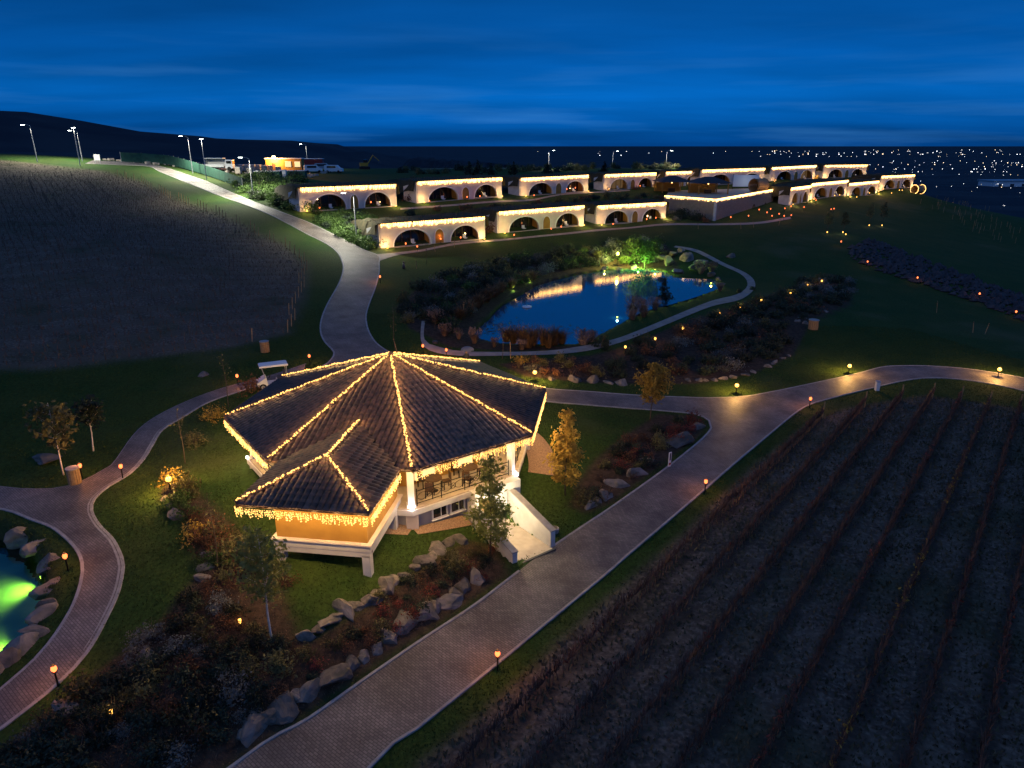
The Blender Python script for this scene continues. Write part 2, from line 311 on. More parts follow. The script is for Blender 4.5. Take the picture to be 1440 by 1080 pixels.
def spline(pts, step=.8, closed=False):
    pts = [Vector(p[:2]) for p in pts]; n = len(pts); out = []
    for i in range(n if closed else n-1):
        g = (lambda k: pts[k % n]) if closed else (lambda k: pts[max(0, min(n-1, k))])
        p0, p1, p2, p3 = g(i-1), g(i), g(i+1), g(i+2); m = max(1, int((p2-p1).length/step))
        for k in range(m):
            t = k/m; out.append(tuple(.5*((2*p1)+(p2-p0)*t+(2*p0-5*p1+4*p2-p3)*t*t+(3*p1-p0-3*p2+p3)*t**3)))
    if not closed: out.append(tuple(pts[-1]))
    return out
def drape(name, outline, dz, m, step=1.0, kind='structure', parent=None, zfix=None):
    """a sheet filling a plan outline, laid on the ground"""
    xs = [p[0] for p in outline]; ys = [p[1] for p in outline]
    gx, gy = np.meshgrid(np.arange(min(xs), max(xs), step), np.arange(min(ys), max(ys), step)); gx = gx.ravel(); gy = gy.ravel()
    ok = inpoly(gx, gy, outline); gx = gx[ok]; gy = gy[ok]; ok = pdist(gx, gy, outline) > step*.35; gx = gx[ok]; gy = gy[ok]
    n = len(outline)
    v = [Vector(p) for p in outline]+[Vector((a, b)) for a, b in zip(gx, gy)]
    r = delaunay_2d_cdt(v, [(i, (i+1) % n) for i in range(n)], [], 1, 1e-4)
    X = np.array([[p[0], p[1]] for p in r[0]]); z = (h(X[:, 0], X[:, 1])+dz) if zfix is None else np.full(len(X), zfix)
    me = bpy.data.meshes.new(name); me.from_pydata([(a, b, c) for (a, b), c in zip(X, z)], [], [tuple(f) for f in r[2]]); me.update()
    bm = bmesh.new(); bm.from_mesh(me); bmesh.ops.recalc_face_normals(bm, faces=bm.faces)
    if sum(f.normal.z for f in bm.faces) < 0: bmesh.ops.reverse_faces(bm, faces=bm.faces)
    for f in bm.faces: f.smooth = True
    bm.to_mesh(me); bm.free()
    return link(name, me, m, parent, kind)
def strip_outline(a, b): return list(a)+list(reversed(b))
def kerb(line, w=.14, up=.07, parent=None):
    """a kerb course: a bevelled bar that follows a plan line on the ground"""
    pts = np.array(line); t = np.gradient(pts, axis=0); t /= np.linalg.norm(t, axis=1)[:, None]+1e-9; nrm = np.stack([-t[:, 1], t[:, 0]], 1)
    z = h(pts[:, 0], pts[:, 1]); prof = [(-w/2, -.12), (-w/2, up-.015), (-w/2+.02, up), (w/2-.02, up), (w/2, up-.015), (w/2, -.12)]
    mb = MB(); vs = []; k = len(prof)
    for i in range(len(pts)):
        for o, q in prof: vs.append((pts[i, 0]+nrm[i, 0]*o, pts[i, 1]+nrm[i, 1]*o, z[i]+q))
    fs = [(i*k+j, (i+1)*k+j, (i+1)*k+j+1, i*k+j+1) for i in range(len(pts)-1) for j in range(k-1)]+[tuple(range(k)), tuple((len(pts)-1)*k+j for j in range(k-1, -1, -1))]
    mb.add(vs, fs); return mb.build('kerb', M['kerb'], parent)

# plan outlines (metres)
LAKE = spline([(-3.83,70.86),(-2.42,78.07),(-1.21,84.13),(1.4,91.24),(3.98,97.79),(9.83,105.47),(16.75,110.37),(22.7,109.42),(24.69,103.47),(29.32,101.99),(28.64,96.22),(24.53,90.52),(19.7,85.26),(15.45,81.07),(11.83,75.06),(9.67,71.49),(6.66,66.96),(4.19,66.68),(0.7,66.74),(-2.12,67.75)], 1.2, True)
POOL = spline([(-31.47,30.98),(-29.48,33.11),(-26.36,32.38),(-24.46,31.16),(-22.55,29.26),(-21.12,27.09),(-20.44,25.29),(-20.26,23.72),(-20.46,21.96),(-22.24,20.16),(-28.4,23.8)], .5, True)
A_left = [(-9.48,18.42),(-7.42,20.53),(-5.35,22.86),(-3.6,24.92),(-1.56,27.32),(-0.07,29.3),(1.97,32.01),(6.05,36.36),(10.3,41.58),(13.67,46.54)]
A_left = [(-14.2,10.6)]+A_left
nose = [(14.79,48.46),(14.99,49.81),(14.25,51.01),(12.38,51.35)]
back_low = [(9.5,51.45),(6.6,51.39),(3.87,51.34),(2.71,51.38),(0.84,52.43)]
back_up = [(0.89,55.49),(2.84,54.24),(6.93,54.32),(10.98,54.42),(14.08,54.61),(16.16,54.7),(19.37,55.16),(21.79,56.17),(24.35,57.39),(30.98,60.76),(34.38,62.69),(36.02,63.05),(39.03,62.96),(42.42,61.87),(45.62,59.55),(49.95,55.42)]
right_low = [(46.74,51.43),(43.34,56.21),(40.51,58.76),(38.11,59.59),(36.09,59.48),(33.75,58.62),(29.99,56.72),(25.68,54.39),(23.95,53.28),(22.11,51.43),(19.39,48.15),(15.86,43.88),(11.99,38.82),(8.89,34.93),(6.01,31.49),(2.63,27.51),(-0.58,23.62),(-2.26,21.58),(-3.43,20.14),(-4.83,18.42)]
right_low = right_low+[(-8.5,10.6)]
LOW_L = spline(A_left+nose+back_low, .7); UP = spline(back_up, .8); LOW_R = spline(right_low, .7)
HILL_L = spline([(-90.3,156.08),(-85.2,159.11),(-80.13,162.1),(-73.81,154.38),(-60.14,139.66),(-43.75,119.42),(-32.57,109.34),(-27.55,104.86),(-24.84,100.65),(-22.76,94.83),(-21.9,90.89),(-21.24,85.49),(-20.82,77.89),(-20.19,72.78),(-19.31,68.95),(-18.17,66.05),(-16.51,62.82),(-16.28,59.74),(-16.81,57.68)], 1.0)
HILL_R = spline([(-92.86,163.42),(-88.21,167.95),(-81.55,167.04),(-72.11,158.24),(-62.47,148.5),(-54.68,138.45),(-46.39,126.35),(-41.51,120.1),(-36.43,115.5),(-30.6,112.23),(-25.04,107.68),(-21.02,103.77),(-19.15,101.9),(-18.33,97.26),(-17.51,92.52),(-16.78,85.71),(-16.43,80.05),(-15.99,75.55),(-15.07,71.2),(-14.03,67.92),(-12.66,64.97),(-10.39,61.65)], 1.0)
CART_O = spline([(-18.08,59.0),(-19.52,56.6),(-20.94,54.78),(-22.62,53.06),(-24.13,50.71),(-25.21,47.86),(-25.57,45.53),(-25.4,43.52),(-24.97,41.31),(-24.7,39.48),(-25.13,38.2),(-25.7,37.05),(-26.61,36.58),(-28.33,36.46),(-29.62,36.63),(-32.74,37.55)], .7)
CART_I = spline([(-17.5,55.79),(-20.13,53.9),(-21.36,52.22),(-22.91,49.73),(-23.55,46.59),(-23.9,44.42),(-23.4,41.98),(-22.99,40.01),(-23.01,38.27),(-23.51,36.87),(-23.52,35.35),(-22.89,33.94),(-21.62,32.38),(-20.06,30.86),(-18.81,29.29),(-18.38,28.61),(-17.71,26.92),(-17.32,25.16),(-17.05,23.17),(-17.19,21.7),(-17.52,20.45),(-17.87,19.39),(-18.49,18.23)], .6)
POOL_E = spline([(-30.53,34.53),(-27.72,34.24),(-25.58,33.25),(-23.85,32.34),(-21.73,30.58),(-20.45,29.09),(-19.62,27.52),(-19.03,25.7),(-18.76,23.63),(-18.86,22.23),(-19.07,21.13),(-19.71,19.85)], .6)
LP_IN = spline([(-9.16,72.51),(-8.55,66.56),(-7.06,64.72),(-4.21,63.56),(2.22,64.05),(6.33,65.58),(10.5,68.81),(17.35,77.27),(24.61,85.96),(29.29,90.36),(33.07,98.11),(34.45,105.2),(33.29,111.4),(31.03,119.88),(27.95,122.99)], 1.0)
LP_OUT = spline([(-9.53,72.45),(-8.85,66.16),(-7.67,63.52),(-4.92,62.32),(0.53,62.74),(6.2,64.07),(10.27,67.15),(16.87,74.94),(23.81,82.95),(29.12,87.44),(33.81,97.03),(35.49,105.13),(34.08,112.64),(31.8,121.11),(28.49,123.82)], 1.0)
TP_A = spline([(-19.59,102.69),(-17.0,105.89),(-14.04,108.63),(-8.8,114.48),(-0.96,120.21),(7.85,127.29),(17.57,135.1),(28.55,141.99),(40.82,143.64),(51.2,148.27),(61.42,159.12)], 1.5)
TP_B = spline([(-18.57,98.02),(-16.74,104.16),(-13.91,107.53),(-8.74,113.48),(-0.95,119.35),(7.79,126.26),(17.37,133.45),(28.22,140.23),(40.29,141.65),(50.31,145.55),(60.55,155.9)], 1.5)
TU_A = spline([(-19.58,126.79),(-10.25,135.63),(-2.15,146.32),(4.05,153.11),(12.33,166.08),(29.39,181.47)], 1.5)
TU_B = spline([(-19.43,125.76),(-10.16,134.27),(-2.12,144.34),(4.01,151.49),(12.2,164.16),(29.1,179.64)], 1.5)
VINE_L = [(-42.67,52.98),(-37.89,54.17),(-31.66,57.74),(-25.43,62.19),(-22.11,67.36),(-23.7,79.2),(-27.22,93.75),(-32.16,100.52),(-41.93,108.66),(-53.05,120.07),(-71.13,140.71),(-83.14,148.19),(-94.32,148.16),(-109.55,146.01),(-87.75,102.33),(-51.37,56.48)]
VINE_R = [(-3.25,18.38),(-0.54,21.57),(3.56,26.94),(9.22,33.37),(15.93,42.18),(22.8,49.96),(27.41,52.93),(34.47,55.39),(40.56,52.15),(43.34,47.19)]+[(40,25),(38,6),(-3,8)]
# planting beds
BED_LAKE_L = [(-13.2,78.72),(-11.72,88.52),(-7.02,99.08),(0.0,109.89),(9.59,119.65),(17.42,124.45),(26.5,126.4),(27.38,121.4),(26.08,107.26),(22.35,110.51),(15.82,111.8),(8.51,104.91),(1.9,93.19),(-1.72,84.03),(-4.18,71.88),(-2.11,67.31),(2.75,65.63),(6.93,66.09),(6.48,64.95),(0.0,64.06),(-6.11,64.8),(-8.22,67.37),(-10.49,69.65)]
BED_LAKE_R = [(-1.27,60.27),(2.62,62.01),(7.36,63.59),(11.17,66.59),(16.82,73.58),(23.19,80.28),(29.8,85.39),(38.2,96.07),(48.0,106.47),(48.94,100.16),(41.67,85.32),(33.39,76.69),(27.47,66.06),(21.94,60.8),(16.03,57.79),(10.96,57.05),(6.01,56.36),(1.21,56.99)]
BED_FRONT = [(-17.27,17.85),(-16.66,19.83),(-15.83,22.49),(-14.68,25.2),(-14.38,28.08),(-16.81,32.08),(-19.52,34.93),(-20.71,38.36),(-17.75,35.45),(-14.07,31.47),(-10.93,27.84),(-8.79,24.16),(-8.14,23.88),(-6.25,26.15),(-3.84,29.92),(-2.2,31.76),(-0.73,31.56),(-0.14,29.56),(-3.66,25.11),(-7.6,20.63),(-9.95,18.0),(-13.93,16.93)]
BED_R = [(3.26,35.94),(3.96,38.43),(5.46,41.83),(8.39,46.54),(11.26,50.74),(14.05,50.84),(14.57,49.22),(13.67,47.14),(9.66,41.38),(5.77,36.42),(4.22,35.31)]
RAMP = [(-2.81,34.41),(0.02,30.6),(2.06,32.15),(-.77,35.94)]
R4 = 8.6
def near_mask(gx, gy, poly, soft): 
    d = pdist(gx, gy, poly); i = inpoly(gx, gy, poly); return sstep(-soft, soft, np.where(i, d, -d))
def axis(segs):
    out = []
    for a, b, s in segs: out += list(np.arange(a, b, s))
    return np.array(out+[segs[-1][1]])
def geo(a, b, n): return list(np.geomspace(a, b, n))
gxs = np.concatenate([[-x for x in reversed(geo(165, 24000, 44))], np.arange(-162, -42, 1.6), np.arange(-42, 46, .36), np.arange(46, 250, 1.6), geo(252, 24000, 44)])
gys = np.concatenate([np.array([-400, -200, -100, -60, -30, -10, 0, 6]), np.arange(10, 75, .36), np.arange(75, 330, 1.6), geo(332, 32000, 56)])
GX, GY = np.meshgrid(gxs, gys); fx = GX.ravel(); fy = GY.ravel(); GZ = h(fx, fy)
nearm = (np.abs(fx) < 260) & (fy < 340)
GZ = GZ+np.where((np.hypot(fx, fy) < 60), .035*np.sin(fx*1.7+np.sin(fy*.9)*2)*np.sin(fy*1.3+fx*.35), 0)*0.5
# woodland bumps on the far ridge
wood = sstep(330, 600, np.hypot(fx, fy))*sstep(-45, -10, GZ)
GZ = GZ+wood*(RNG.random(fx.shape)*7)
ZL = 1.35; ZP = .25
def carve(fx, fy, z, poly, zb, soft):
    i = inpoly(fx, fy, poly); d = pdist(fx, fy, poly); k = np.where(i, sstep(0, soft, d), 0); z = np.where(i, np.minimum(z, zb+.4), z); return z*(1-k)+zb*k
def level(fx, fy, z, poly, zr, reach):
    i = inpoly(fx, fy, poly); d = np.where(i, 0, pdist(fx, fy, poly)); k = sstep(reach, 0, d); return z*(1-k)+zr*k
sel = nearm & (np.abs(fx) < 60)
sub = GZ[sel]; sx = fx[sel]; sy = fy[sel]
sub = level(sx, sy, sub, LAKE, ZL+.12, 4.0); sub = carve(sx, sy, sub, LAKE, ZL-1.3, 2.5)
sub = carve(sx, sy, sub, POOL, ZP-1.0, .8)
sub = np.where(inpoly(sx, sy, RAMP), -.15, sub); sub = np.where(inpoly(sx, sy, [(-7.25+8.25*math.sin(k*PI/4-.2509), 40.33+8.25*math.cos(k*PI/4-.2509)) for k in range(8)]), np.minimum(sub, -.2), sub)
GZ[sel] = sub
me = bpy.data.meshes.new('ground')
nx, ny = len(gxs), len(gys); idx = np.arange(nx*ny).reshape(ny, nx)
F4 = np.stack([idx[:-1, :-1], idx[:-1, 1:], idx[1:, 1:], idx[1:, :-1]], -1).reshape(-1, 4)
me.vertices.add(nx*ny); me.vertices.foreach_set('co', np.stack([fx, fy, GZ], 1).astype(np.float32).ravel())
me.loops.add(len(F4)*4); me.loops.foreach_set('vertex_index', F4.ravel().astype(np.int32))
me.polygons.add(len(F4)); me.polygons.foreach_set('loop_start', np.arange(0, len(F4)*4, 4, dtype=np.int32)); me.polygons.foreach_set('use_smooth', np.ones(len(F4), bool)); me.update(); me.validate()
soil = np.zeros(len(fx)); bed = np.zeros(len(fx)); farc = sstep(215, 330, np.hypot(fx-20, fy-110))
sx = fx[nearm]; sy = fy[nearm]
soil[nearm] = np.maximum(near_mask(sx, sy, VINE_L, 1.2), near_mask(sx, sy, VINE_R, .5))
b_ = np.zeros(len(sx))
for p in (BED_LAKE_L, BED_LAKE_R, BED_FRONT, BED_R): b_ = np.maximum(b_, near_mask(sx, sy, p, .35))
b_ = np.maximum(b_, near_mask(sx, sy, POOL, 1.2)); bed[nearm] = b_
field = np.zeros(len(fx)); field = sstep(170, 215, fy)*(1-farc)
at = me.color_attributes.new('cover', 'FLOAT_COLOR', 'POINT')
at.data.foreach_set('color', np.stack([soil, bed, farc, field], 1).astype(np.float32).ravel())
def ground_mat():
    m = bpy.data.materials.new('ground_cover'); m.use_nodes = True; nt = m.node_tree; N = nt.nodes; L = nt.links; b = N['Principled BSDF']; b.inputs['Roughness'].default_value = .95; b.inputs['Specular IOR Level'].default_value = .15
    tc = N.new('ShaderNodeTexCoord'); at = N.new('ShaderNodeAttribute'); at.attribute_name = 'cover'; sp = N.new('ShaderNodeSeparateColor'); L.new(at.outputs['Color'], sp.inputs[0])
    def noise(s, d=5, stretch=None):
        n = N.new('ShaderNodeTexNoise'); n.inputs['Scale'].default_value = s; n.inputs['Detail'].default_value = d
        if stretch:
            mp = N.new('ShaderNodeMapping'); mp.inputs['Scale'].default_value = stretch; L.new(tc.outputs['Object'], mp.inputs[0]); L.new(mp.outputs[0], n.inputs['Vector'])
        else: L.new(tc.outputs['Object'], n.inputs['Vector'])
        return n.outputs[0]
    def mr(v, a, c, o0=0, o1=1):
        n = N.new('ShaderNodeMapRange'); L.new(v, n.inputs[0]); n.inputs[1].default_value = a; n.inputs[2].default_value = c; n.inputs[3].default_value = o0; n.inputs[4].default_value = o1; return n.outputs[0]
    def mix(f, a, c, mode='MIX'):
        n = N.new('ShaderNodeMixRGB'); n.blend_type = mode
        for i, v in ((0, f), (1, a), (2, c)):
            if isinstance(v, tuple): n.inputs[i].default_value = (*v, 1)
            elif isinstance(v, (int, float)): n.inputs[i].default_value = v
            else: L.new(v, n.inputs[i])
        return n.outputs[0]
    g = mix(mr(noise(.22), .35, .65), (.026, .070, .012), (.050, .082, .016))
    g = mix(mr(noise(7, 6, (1, .5, 1)), .32, .68), g, mix(1.0, g, (.45, .5, .4), 'MULTIPLY'))
    g = mix(mr(noise(.06, 3), .58, .72, 0, .55), g, (.10, .095, .045))
    s = mix(mr(noise(.5), .38, .62), (.070, .055, .043), (.115, .092, .068)); s = mix(mr(noise(5, 6), .45, .7), s, (.19, .155, .115)); s = mix(mr(noise(.16, 4), .52, .66, 0, .55), s, (.035, .052, .020))
    # grassed alleys and bare strips under the vine rows
    def stripes(nx, ny, off, pitch):
        vm = N.new('ShaderNodeVectorMath'); vm.operation = 'DOT_PRODUCT'; L.new(tc.outputs['Object'], vm.inputs[0]); vm.inputs[1].default_value = (nx, ny, 0)
        a = N.new('ShaderNodeMath'); a.operation = 'MULTIPLY_ADD'; L.new(vm.outputs['Value'], a.inputs[0]); a.inputs[1].default_value = 2*PI/pitch; a.inputs[2].default_value = -off*2*PI/pitch
        c_ = N.new('ShaderNodeMath'); c_.operation = 'COSINE'; L.new(a.outputs[0], c_.inputs[0]); return c_.outputs[0]
    sx_ = N.new('ShaderNodeSeparateXYZ'); L.new(tc.outputs['Object'], sx_.inputs[0])
    left = mr(sx_.outputs['X'], -14, -16)
    sl = stripes(-.586, .81, -.586*-30+.81*70-8.0+.875, 3.5); srr = stripes(.783, -.622, .783*34.8-.622*53.1-6.9, 1.95)
    wob = mr(noise(.7, 4), .3, .7, -.7, .7)
    ad = N.new('ShaderNodeMath'); ad.operation = 'ADD'; L.new(mix(left, srr, sl), ad.inputs[0]); L.new(wob, ad.inputs[1])
    s = mix(mr(ad.outputs[0], -.2, .9, 0, .75), s, mix(left, (.036, .030, .024), (.105, .086, .060)))
    be = mix(mr(noise(3, 6), .35, .65), (.030, .021, .015), (.075, .048, .032))
    f = mix(mr(noise(.006, 5, (1, 2.2, 1)), .42, .6), (.016, .024, .034), (.030, .040, .048))  # far fields tinted bluish: aerial haze put into the ground colour
    c = mix(sp.outputs['Red'], g, s); c = mix(sp.outputs['Green'], c, be); c = mix(sp.outputs['Blue'], c, f)
    L.new(c, b.inputs['Base Color'])
    bp = N.new('ShaderNodeBump'); bp.inputs['Strength'].default_value = .9; bp.inputs['Distance'].default_value = .06; L.new(noise(6, 6), bp.inputs['Height']); L.new(bp.outputs[0], b.inputs['Normal'])
    return m
M['ground'] = ground_mat()
link('ground', me, M['ground'], None, 'structure')
# ------------------------------------------------------------------ roads, paths, water
road = drape('road', LOW_L+UP+LOW_R, .045, M['pavers'], 1.2)
kerb(LOW_L[:next(i for i, p in enumerate(LOW_L) if p[1] > 30.2)], parent=road)
kerb(LOW_L[next(i for i, p in enumerate(LOW_L) if p[1] > 32.0):], parent=road); kerb(UP, parent=road); kerb(LOW_R, parent=road)
hill_road = drape('road', strip_outline(HILL_L, HILL_R), .049, M['pavers'], 1.6); kerb(HILL_L, .16, .06, hill_road); kerb(HILL_R, .16, .06, hill_road)
cart_path = drape('path', strip_outline(CART_O, [p for p in CART_I if p[1] > 35.2])[:-1]+[], .053, M['pavers'], 1.0) if False else None
ci = min(range(len(CART_I)), key=lambda i: (CART_I[i][0]+24.5)**2+(CART_I[i][1]-37.0)**2)
cart_path = drape('path', list(CART_O)+[POOL_E[0]]+list(POOL_E)+list(reversed(CART_I)), .053, M['pavers'], .9)
kerb(CART_O, .12, .05, cart_path); kerb(CART_I, .30, .05, cart_path); kerb(POOL_E, .30, .05, cart_path)
lake_path = drape('path', strip_outline(LP_IN, LP_OUT), .047, M['path'], 1.0)
lv_ = np.array([v.co[:] for v in lake_path.data.vertices]); lz_ = level(lv_[:, 0], lv_[:, 1], lv_[:, 2]-.047, LAKE, ZL+.12, 4.0)+.06
for v_, z_ in zip(lake_path.data.vertices, lz_): v_.co.z = z_
lake_path.data.update()
terrace_path = drape('path', strip_outline(TP_A, TP_B), .051, M['path'], 2.0)
upper_path = drape('path', strip_outline(TU_A, TU_B), .047, M['path'], 2.0)
drape('lake', LAKE, 0, M['water'], 3.0, zfix=ZL)
drape('pool_floor', POOL, 0, M['pool_floor'], 1.5, zfix=ZP-.72)
pool = drape('pool', POOL, 0, M['pool_water'], 1.5, zfix=ZP)

# ------------------------------------------------------------------ the eight-sided pavilion
PC = (-7.25, 40.33); PRZ = .2509; RE = 9.66; ZE = 5.0; ZA = 7.97; PITCH = (ZA-ZE)/(RE*math.cos(PI/8))
pav = thing('pavilion', 'eight-sided white and ochre pavilion with dark tiled roof and raised terrace above the road', 'pavilion', (*PC, 0), PRZ)
def cnr(k, r, z=0): a = k*PI/4; return Vector((r*math.sin(a), r*math.cos(a), z))
def side(k, n, t, z=0):
    a = (k+.5)*PI/4; return Vector((n*math.sin(a)+t*math.cos(a), n*math.cos(a)-t*math.sin(a), z))
def side_rot(k): return -(k+.5)*PI/4      # rotation of a box whose x axis runs along the side
AP = math.cos(PI/8)
def octring(r0, r1, z0, z1):
    mb = MB()
    vs = [cnr(k, r, z) for r in (r0, r1) for z in (z0, z1) for k in range(8)]
    fs = []
    for k in range(8):
        j = (k+1) % 8
        fs += [(16+k, 16+j, 24+j, 24+k), (k, 8+k, 8+j, j), (8+k, 24+k, 24+j, 8+j), (k, j, 16+j, 16+k)]
    return mb.add(vs, fs)
octring(8.25, 8.45, -.3, 2.02).build('basement_wall', M['grey_plaster'], pav)
octring(.05, 8.78, 2.02, 2.32).build('floor_slab', M['white_plaster'], pav)
octring(.05, 8.70, 2.32, 2.39).build('terrace_floor', M['deck'], pav)
iw = octring(5.9, 6.1, 2.39, 5.2).build('inner_wall', M['tan_plaster'], pav)
for k in range(8):                                   # doors and windows of the inner room
    for t in (-1.25, 1.25):
        f = MB().box(side(k, 6.1*AP+.06, t, 3.55), (1.5, .10, 2.0), side_rot(k)).build('window', M['wood'], iw)
        MB().box(side(k, 6.1*AP+.12, t, 3.55), (1.28, .03, 1.78), side_rot(k)).build('pane', M['window_lit'], iw)
for k in range(8):
    p = cnr(k, 8.35)
    mb = MB().box((p.x, p.y, 3.55), (.34, .34, 2.32), -k*PI/4); mb.box((p.x, p.y, 2.47), (.46, .46, .16), -k*PI/4); mb.box((p.x, p.y, 4.62), (.46, .46, .14), -k*PI/4)
    mb.build('column', M['white_paint'], pav)
    if k not in (0, 1, 7):
        q = cnr(k, 8.42); MB().box((q.x, q.y, .85), (.62, .42, 2.34), -k*PI/4).build('pilaster', M['pink_plaster'], pav)
octring(8.15, 8.5, 4.7, 4.95).build('ring_beam', M['white_paint'], pav)
# railings: wrought iron bays between the columns
for k in (1, 2, 3, 5, 6):
    mb = MB(); n0 = 8.5*AP; half = 8.3*math.sin(PI/8)-.25
    for z in (2.52, 3.22): mb.tube([side(k, n0, -half, z), side(k, n0, half, z)], .022, 5)
    nb = 4
    for i in range(nb+1):
        t = -half+2*half*i/nb; mb.tube([side(k, n0, t, 2.39), side(k, n0, t, 3.36)], .026, 5)
    for i in range(nb):
        t0 = -half+2*half*i/nb; w = 2*half/nb
        for sgn in (1, -1):
            mb.tube([side(k, n0, t0+w*q/14, 2.87+sgn*.27*math.sin(q/14*2*PI)*(1-.35*math.sin(q/14*PI))) for q in range(15)], .014, 4, False)
        c0 = t0+w/2
        mb.tube([side(k, n0, c0+.16*math.cos(q/10*2*PI), 2.87+.16*math.sin(q/10*2*PI)) for q in range(11)], .014, 4, False)
    mb.build('railing', M['iron'], pav)
# basement windows, porch and walled approach on the road side
for t0, t1 in ((1.2, 2.0), (.1, .87)):
    w = MB(); tc_ = (t0+t1)/2; n0 = 8.45*AP
    for a, b, c, d in ((t1-t0+.16, .07, tc_, 1.28), (t1-t0+.16, .07, tc_, 1.90)): w.box(side(3, n0+.03, c, d), (a, .10, b), side_rot(3))
    for tt in (t0-.045, t1+.045): w.box(side(3, n0+.03, tt, 1.59), (.07, .10, .55), side_rot(3))
    wo = w.build('window', M['white_paint'], pav)
    MB().box(side(3, n0+.012, tc_, 1.59), (t1-t0, .03, .58), side_rot(3)).build('pane', M['glass'], wo)
    MB().box(side(3, n0+.03, tc_-.08, 1.59), (.04, .05, .56), side_rot(3)).build('frame', M['white_paint'], wo)
    MB().box(side(3, n0+.07, tc_, 1.23), (t1-t0+.26, .16, .035), side_rot(3)).build('sill', M['white_paint'], wo)
porch = MB(); n1 = 8.45
porch.box(side(3, 8.12, -1.68, 2.16), (3.05, .95, .44), side_rot(3))
porch.box(side(3, 8.12, -.27, .92), (.24, .95, 2.04), side_rot(3)); porch.box(side(3, 8.12, -3.02, .92), (.36, .95, 2.04), side_rot(3))
porch.build('porch', M['white_plaster'], pav)
MB().box(side(3, 7.78, -1.65, .95), (2.4, .06, 1.95), side_rot(3)).build('porch_back_wall', M['white_paint'], pav)
dr = MB().box(side(3, 7.83, -1.2, .95), (1.0, .06, 1.9), side_rot(3)).build('door', M['light_wood'], pav)
MB().box(side(3, 7.89, -.82, .95), (.05, .06, .22), side_rot(3)).build('handle', M['iron'], dr)
for t, zt0, zt1, e in ((-2.62, 1.85, .95, 12.15), (-.02, 1.75, .72, 12.3)):
    mb = MB(); a, b = t-.15, t+.15
    poly = [side(3, 8.62, a), side(3, e, a), side(3, e, b), side(3, 8.62, b)]
    mb.prism([(p.x, p.y) for p in poly], -.3, [zt0, zt1, zt1, zt0]); wl = mb.build('approach_wall', M['white_plaster'], pav)
    mb = MB(); a, b = t-.19, t+.19
    poly = [side(3, 8.62, a), side(3, e+.04, a), side(3, e+.04, b), side(3, 8.62, b)]
    mb.prism([(p.x, p.y) for p in poly], [zt0+.003, zt1+.003, zt1+.003, zt0+.003], [zt0+.06, zt1+.06, zt1+.06, zt0+.06]); mb.build('coping', M['kerb'], wl)
fl = MB(); poly = [side(3, 7.6, -2.45), side(3, 12.35, -2.45), side(3, 12.35, -.18), side(3, 7.6, -.18)]
fl.prism([(p.x, p.y) for p in poly], -.25, .075); fl.build('approach_floor', M['deck'], pav)
MB().box(side(3, 12.42, -1.3, .03), (2.5, .14, .13), side_rot(3)).build('threshold', M['steel_dark'], pav)
pl = MB().box(side(3, 8.35, -1.6, 1.9), (.36, .2, .07), side_rot(3)).build('porch_lamp', M['lamp_white'], pav)
lamp('porch_light', side(3, 9.1, -1.4, 1.85), 480, (1, .80, .50), pav, .12)
# ---- wing on the side between corners 4 and 5
def wg(n, t, z=0): return side(4, n, t, z)
wr = side_rot(4)
ww = MB(); ww.box(wg(9.9, -.28, 3.85), (4.35, 4.6, 2.1), wr); ww = ww.build('wing_wall', M['tan_plaster'], pav)
wb = MB(); wb.box(wg(9.9, -.28, 2.62), (4.62, 4.86, .34), wr); wb.build('wing_base', M['white_plaster'], pav)
wb = MB(); wb.box(wg(9.9, -.28, 2.83), (4.78, 5.02, .08), wr); wb.build('wing_ledge', M['pink_plaster'], pav)
wb = MB(); wb.box(wg(12.18, -.28, 2.31), (4.55, .26, .28), wr); wb.build('wing_beam', M['white_plaster'], pav)
wb = MB(); wb.box(wg(9.7, -2.42, 2.31), (.26, 4.4, .28), wr); wb.build('wing_beam', M['white_plaster'], pav)
for n, t in ((12.12, -2.36), (12.12, 1.8), (8.2, -2.36)): MB().box(wg(n, t, 1.4), (.38, .38, 1.7), wr).build('post', M['white_plaster'], pav)
MB().box(wg(9.2, .2, 1.4), (3.2, 2.6, 1.6), wr).build('wing_footing', M['grey_plaster'], pav)
# ---- roof: boarding, tiles one by one near the eye, the rest as fields, ridge caps
roofb = MB(); 
for k in range(8): roofb.add([cnr(k, RE, ZE), cnr(k+1, RE, ZE), Vector((0, 0, ZA))], [(0, 2, 1)]); roofb.add([cnr(k, RE-.05, ZE-.10), cnr(k+1, RE-.05, ZE-.10), Vector((0, 0, ZE-.09))], [(0, 1, 2)])
for k in range(8): roofb.add([cnr(k, RE, ZE), cnr(k+1, RE, ZE), cnr(k+1, RE-.05, ZE-.10), cnr(k, RE-.05, ZE-.10)], [(0, 1, 2, 3)])
roof = roofb.build('roof', M['underlay'], pav)
WN, WTt, ZR = 13.3, 3.05, ZE+3.05*PITCH; NR0 = RE*AP-(ZR-ZE)/PITCH; NR1 = WN-3.05
wrf = MB()
A0, A1 = wg(NR0, 0, ZR), wg(NR1, 0, ZR); FR, FL = wg(WN, -WTt, ZE), wg(WN, WTt, ZE); BR, BL = wg(RE*AP, -WTt, ZE), wg(RE*AP, WTt, ZE)
wrf.add([A0, A1, FR, BR], [(0, 3, 2, 1)]); wrf.add([A0, A1, FL, BL], [(0, 1, 2, 3)]); wrf.add([A1, FR, FL], [(0, 1, 2)])
dz = Vector((0, 0, -.1)); wrf.add([FR+dz, FL+dz, BL+dz, BR+dz], [(0, 1, 2, 3)])
for a, b in ((FR, FL), (BR, FR), (FL, BL)): wrf.add([a, b, b+dz, a+dz], [(0, 1, 2, 3)])
wroof = wrf.build('wing_roof', M['underlay'], pav)
TW, TL = .30, .40
